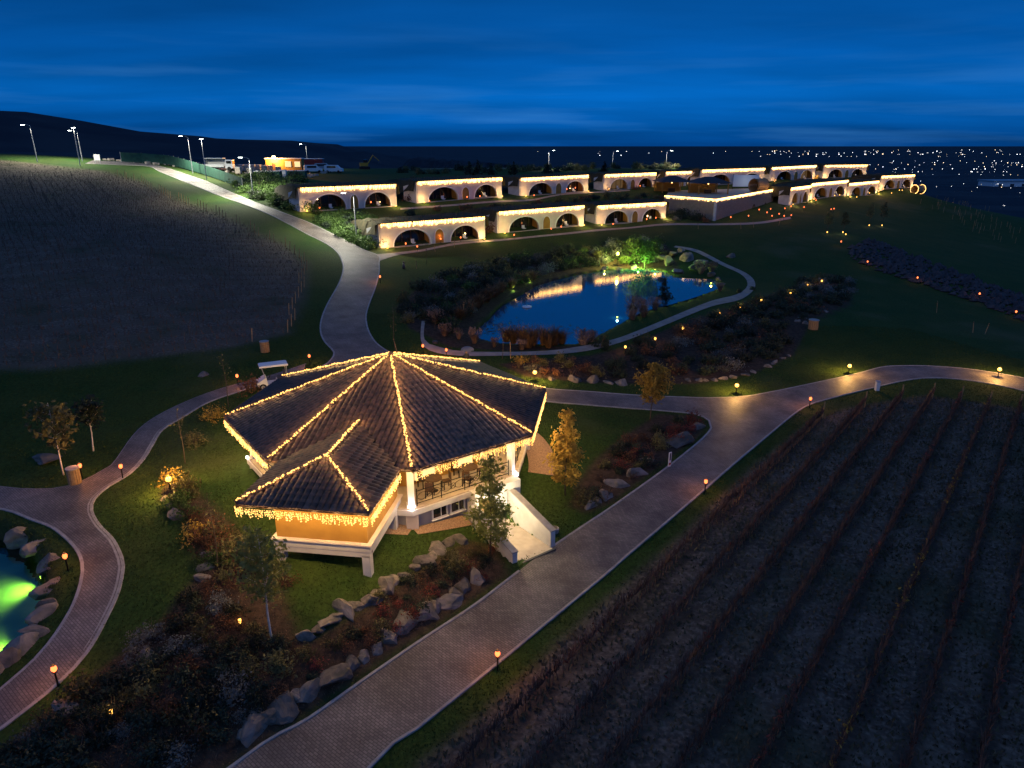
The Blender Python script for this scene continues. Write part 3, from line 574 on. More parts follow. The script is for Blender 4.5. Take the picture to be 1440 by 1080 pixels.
def tile_geo():
    vs = []; fs = []; n = 4
    for v, lift in ((0, .055), (TL*1.12, .02)):
        for i in range(n+1):
            a = PI*i/n; vs.append((-math.cos(a)*TW*.5, v, lift+.092*math.sin(a)))
    for i in range(n+1):
        a = PI*i/n; vs.append((-math.cos(a)*TW*.5, 0, .0+.045*math.sin(a)))
    for i in range(n): fs.append((i, i+1, n+2+i, n+1+i)); fs.append((2*n+2+i, 2*n+3+i, i+1, i))
    return vs, fs
TV, TF = tile_geo(); tmb = MB(); tmb.add(TV, TF); TILE = tmb.mesh('roof_tile', True); TILE.materials.append(M['tile'])
def tile_facet(poly, e0, e1, parent, singles=False, cut=None):
    """tiles over one roof facet; e0->e1 is its eave, poly its outline; returns number laid"""
    e0 = Vector(e0); e1 = Vector(e1); u = (e1-e0).normalized(); c = sum((Vector(p) for p in poly), Vector())/len(poly); w = c-e0; v = (w-u*w.dot(u)).normalized(); nn = u.cross(v)
    if nn.z < 0: nn = -nn; 
    flip = u.cross(v).z < 0
    P2 = [((Vector(p)-e0).dot(u), (Vector(p)-e0).dot(v)) for p in poly]; vmax = max(p[1] for p in P2); umin = min(p[0] for p in P2); umax = max(p[0] for p in P2)
    mb = MB(); nl = 0; uu = -u if flip else u
    for r in range(int(vmax/TL)+1):
        for q in range(int((umax-umin)/TW)+2):
            x = umin+(q+.5)*TW; y = r*TL-.06
            if not bool(inpoly(np.array([x]), np.array([y+TL*.5]), P2)[0]): continue
            wp = e0+u*x+v*(y+TL*.5)
            if cut and cut(wp): continue
            jit = random.uniform(-.008, .012)
            if singles:
                m4 = Matrix((uu, v, nn)).transposed().to_4x4(); m4.translation = e0+u*(x+random.uniform(-.008, .008))+v*(y+jit)+nn*(.005+abs(jit))
                o = bpy.data.objects.new('roof_tile', TILE); COL.objects.link(o); o.parent = parent; o.matrix_local = m4
            else:
                b = e0+u*(x+random.uniform(-.01, .01))+v*(y+jit)+nn*(.004+abs(jit)); mb.add([b+uu*a_+v*b_+nn*c_ for a_, b_, c_ in TV], TF)
            nl += 1
    if not singles: mb.build('tile_field', M['tile'], parent, True, 'stuff')
    return nl
nw_ = tile_facet([A1, FR, FL], FR, FL, wroof, True)+tile_facet([A0, A1, FR, BR], BR, FR, wroof, True)
tile_facet([A0, A1, FL, BL], BL, FL, wroof)
def under_wing(p):
    a = 4.5*PI/4; n = p.x*math.sin(a)+p.y*math.cos(a); t = p.x*math.cos(a)-p.y*math.sin(a); return abs(t) < WTt*min(1, max(0, (n-NR0)/(RE*AP-NR0)))-.12
for k in range(8): tile_facet([cnr(k, RE, ZE), cnr(k+1, RE, ZE), Vector((0, 0, ZA))], cnr(k, RE, ZE), cnr(k+1, RE, ZE), roof, False, under_wing if k == 4 else None)
def caps(a, b, parent):
    a = Vector(a); b = Vector(b); n = max(1, int((b-a).length/.42)); mb = MB(); d = (b-a)/n
    for i in range(n): mb.tube([a+d*i+Vector((0, 0, .085)), a+d*(i+1.06)+Vector((0, 0, .055))], [.14, .115], 7)
    mb.build('ridge_cap', M['tile_cap'], parent, True)
for k in range(8): caps(cnr(k, RE, ZE), (0, 0, ZA), roof)
caps(FR, A1, wroof); caps(FL, A1, wroof); caps(A1, A0, wroof)
MB().lathe([(.30, 0), (.32, .08), (.18, .2), (.06, .34)], (0, 0, ZA), 10).build('finial', M['tile_cap'], roof)
# gutters
for pts in ([cnr(5, RE+.03, ZE-.04), cnr(6, RE+.03, ZE-.04), cnr(7, RE+.03, ZE-.04)], [cnr(2, RE+.03, ZE-.04), cnr(3, RE+.03, ZE-.04), cnr(4, RE+.03, ZE-.04)], [FR+Vector((0, 0, -.04)), FL+Vector((0, 0, -.04))]):
    MB().tube(pts, .055, 6).build('gutter', M['wood'], roof)
# gravel apron around the building
ap = [(PC[0]+10.1*math.sin(a-PRZ), PC[1]+10.1*math.cos(a-PRZ)) for a in np.linspace(PI*.30, PI*.62, 18)]+[(PC[0]+8.3*math.sin(a-PRZ), PC[1]+8.3*math.cos(a-PRZ)) for a in np.linspace(PI*.62, PI*.30, 18)]
drape('gravel_strip', ap, .05, M['gravel'], .5)
def tow(v): c, s = math.cos(PRZ), math.sin(PRZ); return (PC[0]+v[0]*c-v[1]*s, PC[1]+v[0]*s+v[1]*c)
gs = [tow(side(3, n, t)) for n, t in ((7.9, 3.3), (8.5, 3.3), (8.75, 1.5), (8.9, .2), (7.9, .2))]; drape('gravel_strip', gs, .05, M['gravel'], .4)
gs = [tow(side(4, n, t)) for n, t in ((7.6, -3.3), (8.6, -3.2), (8.9, -2.2), (8.9, -1), (7.6, -1))]; drape('gravel_strip', gs, .055, M['gravel'], .4)
# ---- lights under the terrace roof, at the column feet
for k in range(8):
    p = side(k, 7.0, 0, 4.55); l = MB().lathe([(.12, -.12), (.2, 0), (.05, .16)], (p.x, p.y, 4.55), 8).build('ceiling_lamp', M['bulb_far'], pav)
    lamp('terrace_light', (p.x, p.y, 4.3), 55 if k in (2, 3, 5, 6) else 25, (1, .70, .28), pav, .12)
for k in (3, 4, 6):
    p = cnr(k, 8.75, 2.45); MB().lathe([(.07, 0), (.07, .08)], (p.x, p.y, 2.39), 8).build('column_uplight', M['lamp_white'], pav); q = cnr(k, 8.9, 2.6); lamp('column_light', q, 9, (.95, .80, 1.0), pav, .04)
# ---- terrace furniture
def chair(loc, rz, label):
    t = thing('terrace_chair', label, 'chair', loc, rz, 'terrace chairs')
    MB().box((0, 0, .44), (.44, .44, .05)).build('seat', M['wood'], t); MB().box((0, .21, .74), (.42, .04, .40)).build('backrest', M['wood'], t)
    for a in (-1, 1):
        for b in (-1, 1): MB().box((a*.19, b*.19, .22), (.045, .045, .43)).build('leg', M['iron'], t)
def table(loc, label):
    t = thing('terrace_table', label, 'table', loc, 0, 'terrace tables')
    MB().lathe([(.5, 0), (.5, .045)], (0, 0, .72), 16).build('tabletop', M['wood'], t); MB().lathe([(.05, 0), (.04, .7)], (0, 0, .02), 8).build('stem', M['iron'], t); MB().lathe([(.28, 0), (.06, .05)], (0, 0, 0), 10).build('foot', M['iron'], t)
for k, tt, w_ in ((3, 1.4, 'by the corner column'), (3, -.9, 'above the basement porch'), (2, 0, 'facing the lawn')):
    q = tow(side(k, 6.9, tt)); table((q[0], q[1], 2.39), 'small round dark table '+w_)
    for i in range(3):
        a = i*2*PI/3+.4; nn_ = (k+.5)*PI/4-PRZ; rank = sorted(range(3), key=lambda j: math.sin(nn_)*math.cos(j*2*PI/3+.4)+math.cos(nn_)*math.sin(j*2*PI/3+.4)).index(i)
        chair((q[0]+.75*math.cos(a), q[1]+.75*math.sin(a), 2.39), a-PI/2, 'dark chair '+('backed to the inner wall', 'between railing and wall', 'backed to the railing')[rank]+', at the table '+w_)
# ------------------------------------------------------------------ fairy lights on the pavilion (bulbs only show; point lamps added along the strings give the light)
def string_lights(label, pts, spacing, r, m, drop=0.0, group='fairy lights on the pavilion', jig=.03, sag=0, name='fairy_light_string', glow=None):
    pts = [Vector(p) for p in pts]; t = thing(name, label, 'string lights', pts[0], 0, group); o = pts[0]
    MB().tube([p-o for p in pts], .008 if drop else .012, 4).build('cable', M['iron'], t)
    mb = MB()
    for a, b in zip(pts, pts[1:]):
        n = max(1, int((b-a).length/spacing))
        for i in range(n):
            p = a.lerp(b, (i+random.random())/n)-o; p.z -= sag*(.5+.5*math.sin(i*.31+len(mb.v)*.0007))
            if random.random() < .04: continue
            if drop:
                L_ = drop*random.choice((.35, .6, .8, 1.0)); z = 0
                while z < L_:
                    mb.octa((p.x+random.uniform(-jig, jig), p.y+random.uniform(-jig, jig), p.z-z-.02), r*random.uniform(.8, 1.2)); z += .08
            else: mb.octa((p.x+random.uniform(-jig, jig), p.y+random.uniform(-jig, jig), p.z+random.uniform(0, jig)), r*random.uniform(.8, 1.25))
    mb.build('bulbs', m, t, False, 'stuff')
    if glow:
        step, watts, gz, rad = glow
        for a, b in zip(pts, pts[1:]):
            n = max(1, round((b-a).length/step))
            for i in range(n): q = a.lerp(b, (i+.5)/n)-o; lamp('string_glow', (q.x, q.y, q.z+gz), watts*(b-a).length/n, (1, .60, .22), t, rad)
    return t
def pw(v): q = tow(v); return (q[0], q[1], v[2])
LIFT = Vector((0, 0, .24))
names = ['behind the apex', 'facing the lake path', 'facing the back road', 'over the porch', 'beside the wing', 'left of the wing', 'facing the curved path', 'facing the golf cart']
for k in range(8):
    string_lights('warm fairy lights along the main roof hip '+names[k], [pw(cnr(k, RE, ZE)+LIFT*.8), pw(cnr(k, .3, ZA-.05)+LIFT)], .068, .048, M['bulb'], jig=.055, sag=.025, glow=(.8, 20, .16, .1))
for a, b, w_ in ((FR, A1, 'right hip of the wing roof, beside the terrace'), (FL, A1, 'left hip of the wing roof'), (A1, A0, 'short level ridge of the wing roof')):
    string_lights('warm fairy lights along the '+w_, [pw(a+LIFT*.8), pw(b+LIFT)], .068, .048, M['bulb'], jig=.055, sag=.025, glow=(.8, 20, .16, .1))
EN = ['far side beyond the apex', 'side facing the lake path', 'short side facing the back road', 'long side above the terrace railing', '', 'side left of the wing', 'side facing the curved path', 'side facing the golf cart']
D_ = Vector((0, 0, -.12))
for k in range(8):
    if k == 4: continue
    string_lights('icicle lights on the main eave, '+EN[k], [pw(cnr(k, RE+.09, ZE)+D_), pw(cnr(k+1, RE+.09, ZE)+D_)], .065, .030, M['bulb'], .48, 'icicle lights on the pavilion eaves', name='icicle_light_string', glow=(1.0, 95, -.25, .15))
for a, b, w_ in ((FR, FL, 'front eave of the wing'), (BR, FR, 'wing eave on the terrace side'), (FL, BL, 'wing eave on the cart path side')):
    off = Vector(((a+b)/2-wg(10, 0, 0)));  off.z = 0; off = off.normalized()*.09
    string_lights('icicle fairy lights hanging from the '+w_, [pw(a+D_+off), pw(b+D_+off)], .065, .030, M['bulb'], .48, 'icicle lights on the pavilion eaves', name='icicle_light_string', glow=(1.0, 95, -.25, .15))

# ------------------------------------------------------------------ earth-sheltered guest houses
HW, HH = 16.0, 3.4
ARCH = ((4.55, 2.75, 2.35), (12.75, 2.35, 2.35))
def make_house(style):
    root = bpy.data.objects.new('guest_house', None); COL.objects.link(root)
    xs = sorted(set([0, HW]+[round(x, 3) for x in np.linspace(0, HW, 33)]+[c-w*math.cos(a) for c, w, q in ARCH for a in np.linspace(0, PI, 17)]))
    def zb(x):
        for c, w, q in ARCH:
            if abs(x-c) < w: return q*math.sqrt(max(0, 1-((x-c)/w)**2))**.85
        return 0.0
    vs = []; fs = []; T = .38
    for x in xs: vs += [(x, 0, zb(x)-(.4 if zb(x) == 0 else 0)), (x, 0, HH), (x, T, HH), (x, T, zb(x)-(.4 if zb(x) == 0 else 0))]
    for i in range(len(xs)-1):
        a, b = i*4, i*4+4; fs += [(a, b, b+1, a+1), (a+1, b+1, b+2, a+2), (a+2, b+2, b+3, a+3), (a+3, b+3, b, a)]
    fs += [(0, 1, 2, 3), tuple((len(xs)-1)*4+k for k in (3, 2, 1, 0))]
    fa = MB().add(vs, fs).build('facade', M['pink_plaster'], root)
    for c, w, q in ARCH:
        mb = MB(); mb.tube([(c-(w+.04)*math.cos(a), -.03, (q+.05)*math.sin(a)**.85 if 0 < a < PI else 0) for a in np.linspace(0, PI, 19)], .10, 5); mb.build('arch_trim', M['white_paint'], root)
        g = MB().box((c, 1.9, 1.25), (w*2+.1, .05, 2.6)).build('glazing', M['glass'], root)
        for k in range(4): MB().box((c-w+2*w*(k+.5)/4, 1.85, 1.25), (.09, .08, 2.5)).build('mullion', M['wood'], g)
        MB().box((c, 1.0, 2.52), (w*2+.4, 1.5, .12)).build('recess_ceiling', M['wood'], root); MB().box((c, .85, -.05), (w*2, 2.2, .16)).build('terrace_floor', M['deck'], root)
        for sx in (-1, 1): MB().box((c+sx*(w+.12), 1.15, 1.2), (.2, 1.5, 2.6)).build('recess_wall', M['tan_plaster'], root)
        ch = MB().box((c+.6, 1.0, .28), (.5, .5, .08)); ch.box((c+.6, 1.23, .55), (.5, .05, .5)); ch.box((c+.6, 1.0, .14), (.4, .4, .2)); ch.build('terrace_seat', M['white_paint'], root)
        wl = MB().lathe([(.05, -.06), (.08, 0), (.05, .08)], (c-w*.45, 1.70, 1.6), 6).build('wall_lamp', M['lamp_warm'], root); lamp('wall_light', (c-w*.45, 1.5, 1.6), 5, (1, .62, .25), root, .05)
    c = 8.65                                               # pointed niche between the arches
    poly = [(c-.72, 0)]+[(c-.72*math.cos(a), 1.1+1.05*math.sin(a)) for a in np.linspace(0, PI/2, 6)]+[(c+.72*math.sin(a), 1.1+1.05*math.cos(a)) for a in np.linspace(.2, PI/2, 5)]+[(c+.72, 0)]
    mb = MB(); n = len(poly); mb.add([(x, -.05, z) for x, z in poly]+[(x, .0, z) for x, z in poly], [tuple(range(n))]+[(i, (i+1) % n, n+(i+1) % n, n+i) for i in range(n)]); mb.build('niche', M['tan_plaster'], root)
    MB().tube([(x, -.07, z) for x, z in poly], .06, 5).build('niche_trim', M['white_paint'], root)
    for sx in (0, 1):                                      # side walls run back into the hill, the left one splayed
        x0 = -.02 if sx == 0 else HW+.02; x1 = x0+(-.7 if sx == 0 else .1); poly = [(x0-.18, .06), (x0+.18, .06), (x1+.18, 2.4), (x1-.18, 2.4)]
        MB().prism(poly, -.5, [HH-.04, HH-.04, HH-.7, HH-.7]).build('side_wall', M['white_plaster'], root)
    # turf roof
    nx, ny = 26, 9; vs = []
    for j in range(ny):
        for i in range(nx):
            x = (-.4+(HW+.8)*(i-1)/(nx-3)) if 0 < i < nx-1 else (-.75-.1*min(j, 4) if i == 0 else HW+.75+.1*min(j, 4)); y = .02+9.5*j/(ny-1); e = min(1, j/2.)
            vs.append((x, y-(.15 if j == 0 else 0), HH+.02+(.28 if j else .10)+.16*math.sin(i*1.9+j)*e+random.uniform(0, .16)-max(0, j-4)*.16-((1.6+.25*min(j, 4)) if i in (0, nx-1) else 0)))
    fs = [(j*nx+i, j*nx+i+1, (j+1)*nx+i+1, (j+1)*nx+i) for j in range(ny-1) for i in range(nx-1)]
    rim = len(vs)
    for i in range(nx): vs.append((vs[i][0], vs[i][1]+.05, HH-.02))
    fs += [(i+1, i, rim+i, rim+i+1) for i in range(nx-1)]
    MB().add(vs, fs).build('turf_roof', M['turf_roof'], root)
    gb = MB()                                              # dry grass overhanging the roof edge
    for _ in range(260):
        x = random.uniform(0, HW); l = random.uniform(.15, .5); w = random.uniform(.03, .07); gb.add([(x, -.16, HH+.18), (x+w, -.16, HH+.18), (x+w/2+random.uniform(-.1, .1), -.24, HH+.18-l*.6)], [(0, 1, 2)])
        y = random.uniform(.1, 6); gb.add([(x, y, HH+.25), (x+w*1.5, y, HH+.25), (x+random.uniform(-.2, .2), y+random.uniform(-.1, .1), HH+.3+l)], [(0, 1, 2)])
    gb.build('roof_grass', M['reed'], root, False, 'stuff')
    for x in (.5, HW-.5):
        MB().lathe([(.09, 0), (.11, .16)], (x, -.9, 0), 8).build('uplight', M['torch_gold'], root); lamp('uplight_glow', (x, -1.0, .45), 210, (1, .60, .22), root, .08)
    return root
PROTO = make_house(0); used_proto = [False]
def place_house(bl, br, z, Hs, label, slab, side_door=None, glow=True):
    a = Vector(bl); b = Vector(br); W_ = (b-a).length; rz = math.atan2(b.y-a.y, b.x-a.x)
    o = PROTO if not used_proto[0] else copy_tree(PROTO); used_proto[0] = True
    o.location = (a.x, a.y, z); o.rotation_euler = (0, 0, rz); o.scale = (W_/HW, 1.0, Hs/HH)
    tag(o, label, 'house', 'earth-sheltered guest houses')
    n = Vector((math.sin(rz), -math.cos(rz), 0)); p0 = Vector((a.x, a.y, z+Hs+.08))+n*.22; p1 = Vector((b.x, b.y, z+Hs+.08))+n*.22
    string_lights('icicle lights on the roof edge of the '+slab, [p0, p1], .14, .058, M['bulb_far'], .70, 'icicle lights on the guest houses', .05, name='icicle_light_string')
    return o, n
HOUSES = [
 ([(-19.71,106.98),(-4.6,118.35)], 5.0, 3.5, 'white arched house of the lower row, closest to the paved hill road'),
 ([(-2.31,122.34),(13.43,135.47)], 5.0, 3.5, 'white arched house second in the lower row, left of its narrow stair'),
 ([(16.4,139.13),(31.46,148.1)], 5.0, 3.5, 'white arched house in the lower row left of the white terrace wall'),
 ([(-34.1,116.95),(-20.45,127.7)], 9.7, 3.6, 'white arched house of the upper row, beside the green hedge'),
 ([(-17.08,131.82),(-2.19,148.86)], 9.7, 3.6, 'white arched house second in the upper row, with a small round porch'),
 ([(1.83,155.57),(17.83,172.34)], 9.7, 3.6, 'white arched house third in the upper row, above the white path'),
 ([(22.24,176.7),(37.03,189.12)], 9.7, 3.6, 'white arched house fourth in the upper row, left of the gazebos'),
 ([(39.41,188.1),(49.12,194.86)], 9.7, 3.6, 'narrow white arched house behind the gazebos'),
 ([(49.54,191.87),(71.05,207.1)], 9.7, 3.8, 'long white arched house behind the canvas screen'),
 ([(73.7,208.92),(95.7,231.96)], 10.0, 3.8, 'white arched house in the upper row right of the canvas screen'),
 ([(99.4,234.35),(116.04,240.83)], 10.0, 3.8, 'white arched house at the far end of the upper row'),
 ([(67.6,176.93),(76.57,187.32)], 5.2, 3.9, 'narrow white arched house beside the red-lit courtyard'),
 ([(77.4,188.99),(95.04,207.15)], 5.2, 3.9, 'white arched house right of the red-lit courtyard'),
 ([(96.57,209.67),(112.64,224.82)], 5.2, 3.8, 'white arched house last but one of the lower row'),
 ([(113.53,225.3),(129.15,235.58)], 5.2, 3.8, 'white arched house at the far end of the lower row, by the barrel'),
]
HOUSE_INFO = []
SL = ['lower house by the hill road', 'lower house second from the hill road', 'lower house left of the terrace wall', 'upper house beside the hedge', 'second upper house', 'third upper house above the white path', 'fourth upper house', 'narrow house behind the gazebos', 'long house behind the canvas screen', 'upper house right of the canvas screen', 'last upper house', 'narrow house beside the courtyard', 'house right of the courtyard', 'last but one lower house', 'last lower house by the barrel']
for (pp, z, Hs, lab), sl in zip(HOUSES, SL):
    z = h1((pp[0][0]+pp[1][0])/2, (pp[0][1]+pp[1][1])/2)+.05
    o, n = place_house(pp[0], pp[1], z, Hs, lab, sl)
    for g in [c for c in o.children if c.name.startswith('glazing')]:
        if random.random() < .07: g.material_slots[0].link = 'OBJECT'; g.material_slots[0].material = M['window_dim']; HOUSE_INFO.append((pp, z, n))
# ------------------------------------------------------------------ central terrace with gazebos
TZ = 8.9
TPOLY = [(33.01,157.52),(41.28,146.64),(65.04,180.56),(77.57,219.08),(44.7,203.98)]
ter = thing('terrace', 'raised terrace with pale grey retaining wall and fairy-lit edge below the gazebos', 'terrace', (TPOLY[1][0], TPOLY[1][1], 5.0))
o_ = Vector(TPOLY[1]); loc = [(p[0]-o_.x, p[1]-o_.y) for p in TPOLY]
for i, (a, b) in enumerate(((0, 1), (1, 2))):
    p = Vector(loc[a]); q = Vector(loc[b]); d = (q-p).normalized(); n = Vector((-d.y, d.x)); MB().prism([p, q+d*.01, q+n*.4, p+n*.4], -1.2, TZ-5+.25+.003*i).build('retaining_wall', M['white_plaster'], ter)
    MB().prism([p-n*.08, q-n*.08, q+n*.48, p+n*.48], TZ-5+.255+.003*i, TZ-5+.37+.003*i).build('coping', M['white_paint'], ter)
MB().prism(loc, -1.0, TZ-5).build('terrace_floor', M['deck'], ter)
# arched cellar doorways in the long wall
p = Vector(loc[1]); q = Vector(loc[2]); d = (q-p).normalized(); n = Vector((-d.y, d.x))
for s_, w in ((.62, 1.3), (.84, 1.0)):
    c = p+(q-p)*s_-n*.03; poly = [(-w, 0)]+[(-w*math.cos(a), 1.2+w*.8*math.sin(a)) for a in np.linspace(0, PI, 9)]+[(w, 0)]
    MB().add([(c.x+d.x*x, c.y+d.y*x, z-.3) for x, z in poly], [tuple(range(len(poly)))]).build('cellar_door', M['wood'], ter)
string_lights('icicle fairy lights along the edge of the raised terrace', [(*TPOLY[0], TZ+.62), (TPOLY[1][0], TPOLY[1][1]-.15, TZ+.62), (*TPOLY[2], TZ+.62)], .12, .06, M['bulb_far'], .5, 'terrace lights', .06, name='icicle_light_string', glow=(4, 6, .3, .3))
def gazebo(c, r, rz, label):
    t = thing('gazebo', label, 'gazebo', (*c, TZ), rz, 'gazebos on the terrace')
    mb = MB(); e = 2.5; pts = [(r*a, r*b, e) for a, b in ((-1, -1), (1, -1), (1, 1), (-1, 1))]
    mb.add(pts+[(-r*.25, 0, e+1.35), (r*.25, 0, e+1.35)], [(0, 1, 5, 4), (1, 2, 5), (2, 3, 4, 5), (3, 0, 4), (3, 2, 1, 0)]); mb.build('roof', M['shingle'], t)
    for a in (-1, 1):
        for b in (-1, 1): MB().box((a*r*.82, b*r*.82, e/2), (.22, .22, e)).build('post', M['tan_plaster'], t)
    MB().box((0, r*.8, 1.1), (r*1.5, .12, 2.2)).build('back_screen', M['tan_plaster'], t); MB().box((0, 0, .95), (1.8, .8, .06)).build('bar_top', M['light_wood'], t); MB().box((0, 0, .47), (1.6, .6, .9)).build('bar', M['wood'], t)
    lamp('gazebo_light', (0, 0, 2.2), 60, (1, .68, .3), t, .15); MB().lathe([(.08, 0), (.16, .12), (.03, .26)], (0, 0, 2.1), 8).build('pendant_lamp', M['bulb_far'], t)
gz = [(39.19,179.18),(46.72,173.88)]
gazebo(gz[0], 4.0, .1, 'dark-roofed gazebo beside the lower guest house'); gazebo(gz[1], 4.3, .1, 'dark-roofed gazebo with lit bar beside the canvas screen')
sp = [(57.68,190.79),(62.01,193.93)]
scr = thing('canvas_screen', 'white canvas screen on a frame standing on the raised terrace', 'screen', (*sp[0], TZ)); d = Vector(sp[1])-Vector(sp[0]); L_ = d.length*1.25
MB().box((L_/2, .1, 2.1), (L_, .05, 2.9)).build('canvas', M['canvas'], scr)
for x in (0, L_): MB().box((x, .16, 1.9), (.1, .1, 3.8)).build('post', M['iron'], scr)
lamp('screen_light', (L_/2, -2.5, 2.2), 60, (.85, .92, 1), scr, .3)
def barrel(c, z, rz, r, L_, label, lit):
    t = thing('barrel_cabin', label, 'barrel', (*c, z), rz); mb = MB()
    for k in range(22):
        a = 2*PI*(k+.5)/22; cx_, cz_ = r*math.cos(a), r+.12+r*math.sin(a); w = 2*PI*r/22*.94
        vs = []
        for y in (-L_/2, L_/2):
            for s_, rr in ((-1, r), (1, r), (1, r+.07), (-1, r+.07)):
                aa = a+s_*w/2/r; vs.append((rr*math.cos(aa), y, r+.12+rr*math.sin(aa)))
        MB().add(vs, [(0, 1, 2, 3), (7, 6, 5, 4), (0, 4, 5, 1), (1, 5, 6, 2), (2, 6, 7, 3), (3, 7, 4, 0)]).build('stave', M['light_wood'], t)
    for y in (-L_*.46, L_*.46):
        MB().tube([((r+.1)*math.cos(a), y, r+.12+(r+.1)*math.sin(a)) for a in np.linspace(0, 2*PI, 25)], .05, 5).build('hoop', M['iron'], t)
        if lit:
            bb = MB(); [bb.octa(((r+.2)*math.cos(a), y, r+.12+(r+.2)*math.sin(a)), .11) for a in np.linspace(0, 2*PI, 30)]; bb.build('rim_lights', M['bulb_far'], t, False, 'stuff')
    MB().lathe([(r*.97, 0), (r*.97, .06)], (0, 0, 0), 20).build('end_wall', M['tan_plaster'], t).matrix_local = Matrix.Translation((0, L_*.3, r+.12)) @ Matrix.Rotation(PI/2, 4, 'X')
    for y in (-L_*.3, L_*.3): MB().box((0, y, .1), (r*1.5, .25, .25)).build('cradle', M['wood'], t)
    if lit: lamp('barrel_light', (0, -L_/2-.6, r), 40, (1, .7, .3), t, .3)
bp_ = [(126.94,227.94),(60.53,179.18)]
barrel(bp_[0], h1(*bp_[0]), -1.15, 1.15, 3.6, 'wooden barrel cabin outlined in fairy lights at the end of the lower row', True)
barrel(bp_[1], TZ, -1.0, 1.5, 4.0, 'wooden barrel cabin beside the canvas screen on the raised terrace', False)

# ------------------------------------------------------------------ boulders
def rock_mesh(seed, flat=.7):
    rng = random.Random(seed); bm = bmesh.new(); bmesh.ops.create_icosphere(bm, subdivisions=3, radius=.5)
    pl = [(Vector((rng.gauss(0, 1), rng.gauss(0, 1), rng.gauss(0, .8))).normalized(), rng.uniform(.22, .40)) for _ in range(11)]
    for v in bm.verts:
        for n, d in pl:
            e = v.co.dot(n)-d
            if e > 0: v.co -= n*e*.98
        v.co += v.co.normalized()*(.05*mnoise.noise(v.co*4+Vector((seed, 0, 0)))+.025*mnoise.noise(v.co*11+Vector((0, seed, 0))))
        v.co.z *= flat; v.co += Vector((rng.uniform(-1, 1), rng.uniform(-1, 1), rng.uniform(-1, 1)))*.006
    me = bpy.data.meshes.new('boulder'); bm.to_mesh(me); bm.free(); me.materials.append(M['rock']); return me
ROCKS = [rock_mesh(s, f) for s, f in zip(range(20, 28), (.75, .6, .85, .7, .55, .8, .65, .9))]
def rocks(lst, label, group, lift=-.04, stretch=1.5, zz=None, flat=1.0, ref=None, big=1.0):
    for i, (x, y, w) in enumerate(sorted(lst, key=lambda r: math.hypot(r[0]-ref[1][0], r[1]-ref[1][1])) if ref else lst):
        o = bpy.data.objects.new('boulder', ROCKS[(i*5+3) % 8]); COL.objects.link(o); s = w*1.12*big
        o.location = (x, y, (h1(x, y) if zz is None else zz)+s*lift); o.rotation_euler = (random.uniform(-.2, .2), random.uniform(-.2, .2), random.uniform(0, 6.28)); o.scale = (s*random.uniform(1, stretch), s*random.uniform(.85, 1.05), s*random.uniform(.85, 1.15)*flat)
        tag(o, label+(', '+ordinal(i+1)+' '+ref[0] if ref else ''), 'boulder', group)
rocks([(-8.49,24.01,0.73),(-7.77,24.87,0.75),(-7.16,25.65,0.98),(-6.38,26.37,0.94),(-5.78,27.47,1.23),(-5.0,28.37,0.6),(-4.22,29.66,1.04),(-3.7,30.68,0.96),(-2.78,31.73,0.88),(-8.11,24.45,0.59),(-7.46,25.24,0.55),(-6.77,25.98,0.56),(-6.07,26.89,0.57),(-5.4,27.91,0.66),(-4.62,29.03,0.61),(-3.93,30.17,0.56),(-3.25,31.2,0.65)], 'warm-lit boulder edging the lawn', 'boulders edging the lawn', ref=('from the approach wall', (0, 31)), big=1.15)
rocks([(-5.16,24.54,0.72),(-4.53,25.59,1.17),(-3.76,26.36,1.07),(-2.99,27.25,0.91),(-2.31,28.27,0.74),(-1.71,29.04,0.96),(-6.36,23.01,0.74),(-7.06,22.39,1.06),(-7.69,21.59,0.97),(-8.21,21.44,0.48),(-8.51,20.84,1.11),(-9.28,20.14,1.08),(-9.63,19.62,0.5),(-4.85,25.03,0.61),(-4.15,25.93,0.62),(-3.4,26.8,0.64),(-2.64,27.78,0.59),(-5.56,23.91,0.64),(-5.99,23.41,0.52),(-6.71,22.66,0.56),(-7.4,21.97,0.49),(-8.9,20.49,0.62)], 'bluish boulder in the row along the paved road', 'boulders along the road', ref=('from the approach wall', (0, 31)), big=1.25)
rocks([(4.5,36.11,0.9),(5.44,37.39,1.1),(6.42,38.71,1.04),(7.78,40.1,1.16),(11.47,45.42,1.7),(13.93,48.63,1.17),(8.7,41.75,0.83),(4.9,36.73,0.66)], 'boulder in the bed right of the pavilion', 'boulders in the right bed', ref=('from the approach wall', (2, 32)), big=1.15)
rocks([(6.97,56.91,1.7),(5.5,56.77,1.33),(9.35,56.91,1.34),(8.12,56.82,0.85),(3.37,56.55,0.84)], 'pale boulder under the shrubs behind the back road', 'boulders behind the back road')
rocks([(15.4,58.51,0.75),(16.3,58.62,0.75),(17.07,58.7,0.63),(17.89,58.94,0.75),(18.77,59.18,0.76),(19.65,59.58,0.82),(20.97,60.37,0.77),(22.13,61.17,0.71),(23.85,62.6,0.79),(24.53,63.42,0.6),(25.02,64.04,0.68),(26.01,65.12,0.69),(27.03,65.82,0.62)], 'small pale stone edging the dark shrub bed below the lake', 'stones edging the lake shrub bed')
rocks([(-25.58,32.04,1.25),(-23.98,31.14,1.22),(-22.16,29.59,1.24),(-21.1,27.69,1.11),(-20.38,26.29,0.94),(-20.13,25.38,1.04),(-19.88,24.5,0.95),(-20.01,23.55,1.21),(-19.94,22.72,1.06),(-20.18,21.96,1.09)], 'pale boulder on the rim of the green-lit pool', 'boulders around the pool', zz=.80, ref=('from the path fork', (-30, 36)), big=1.15)
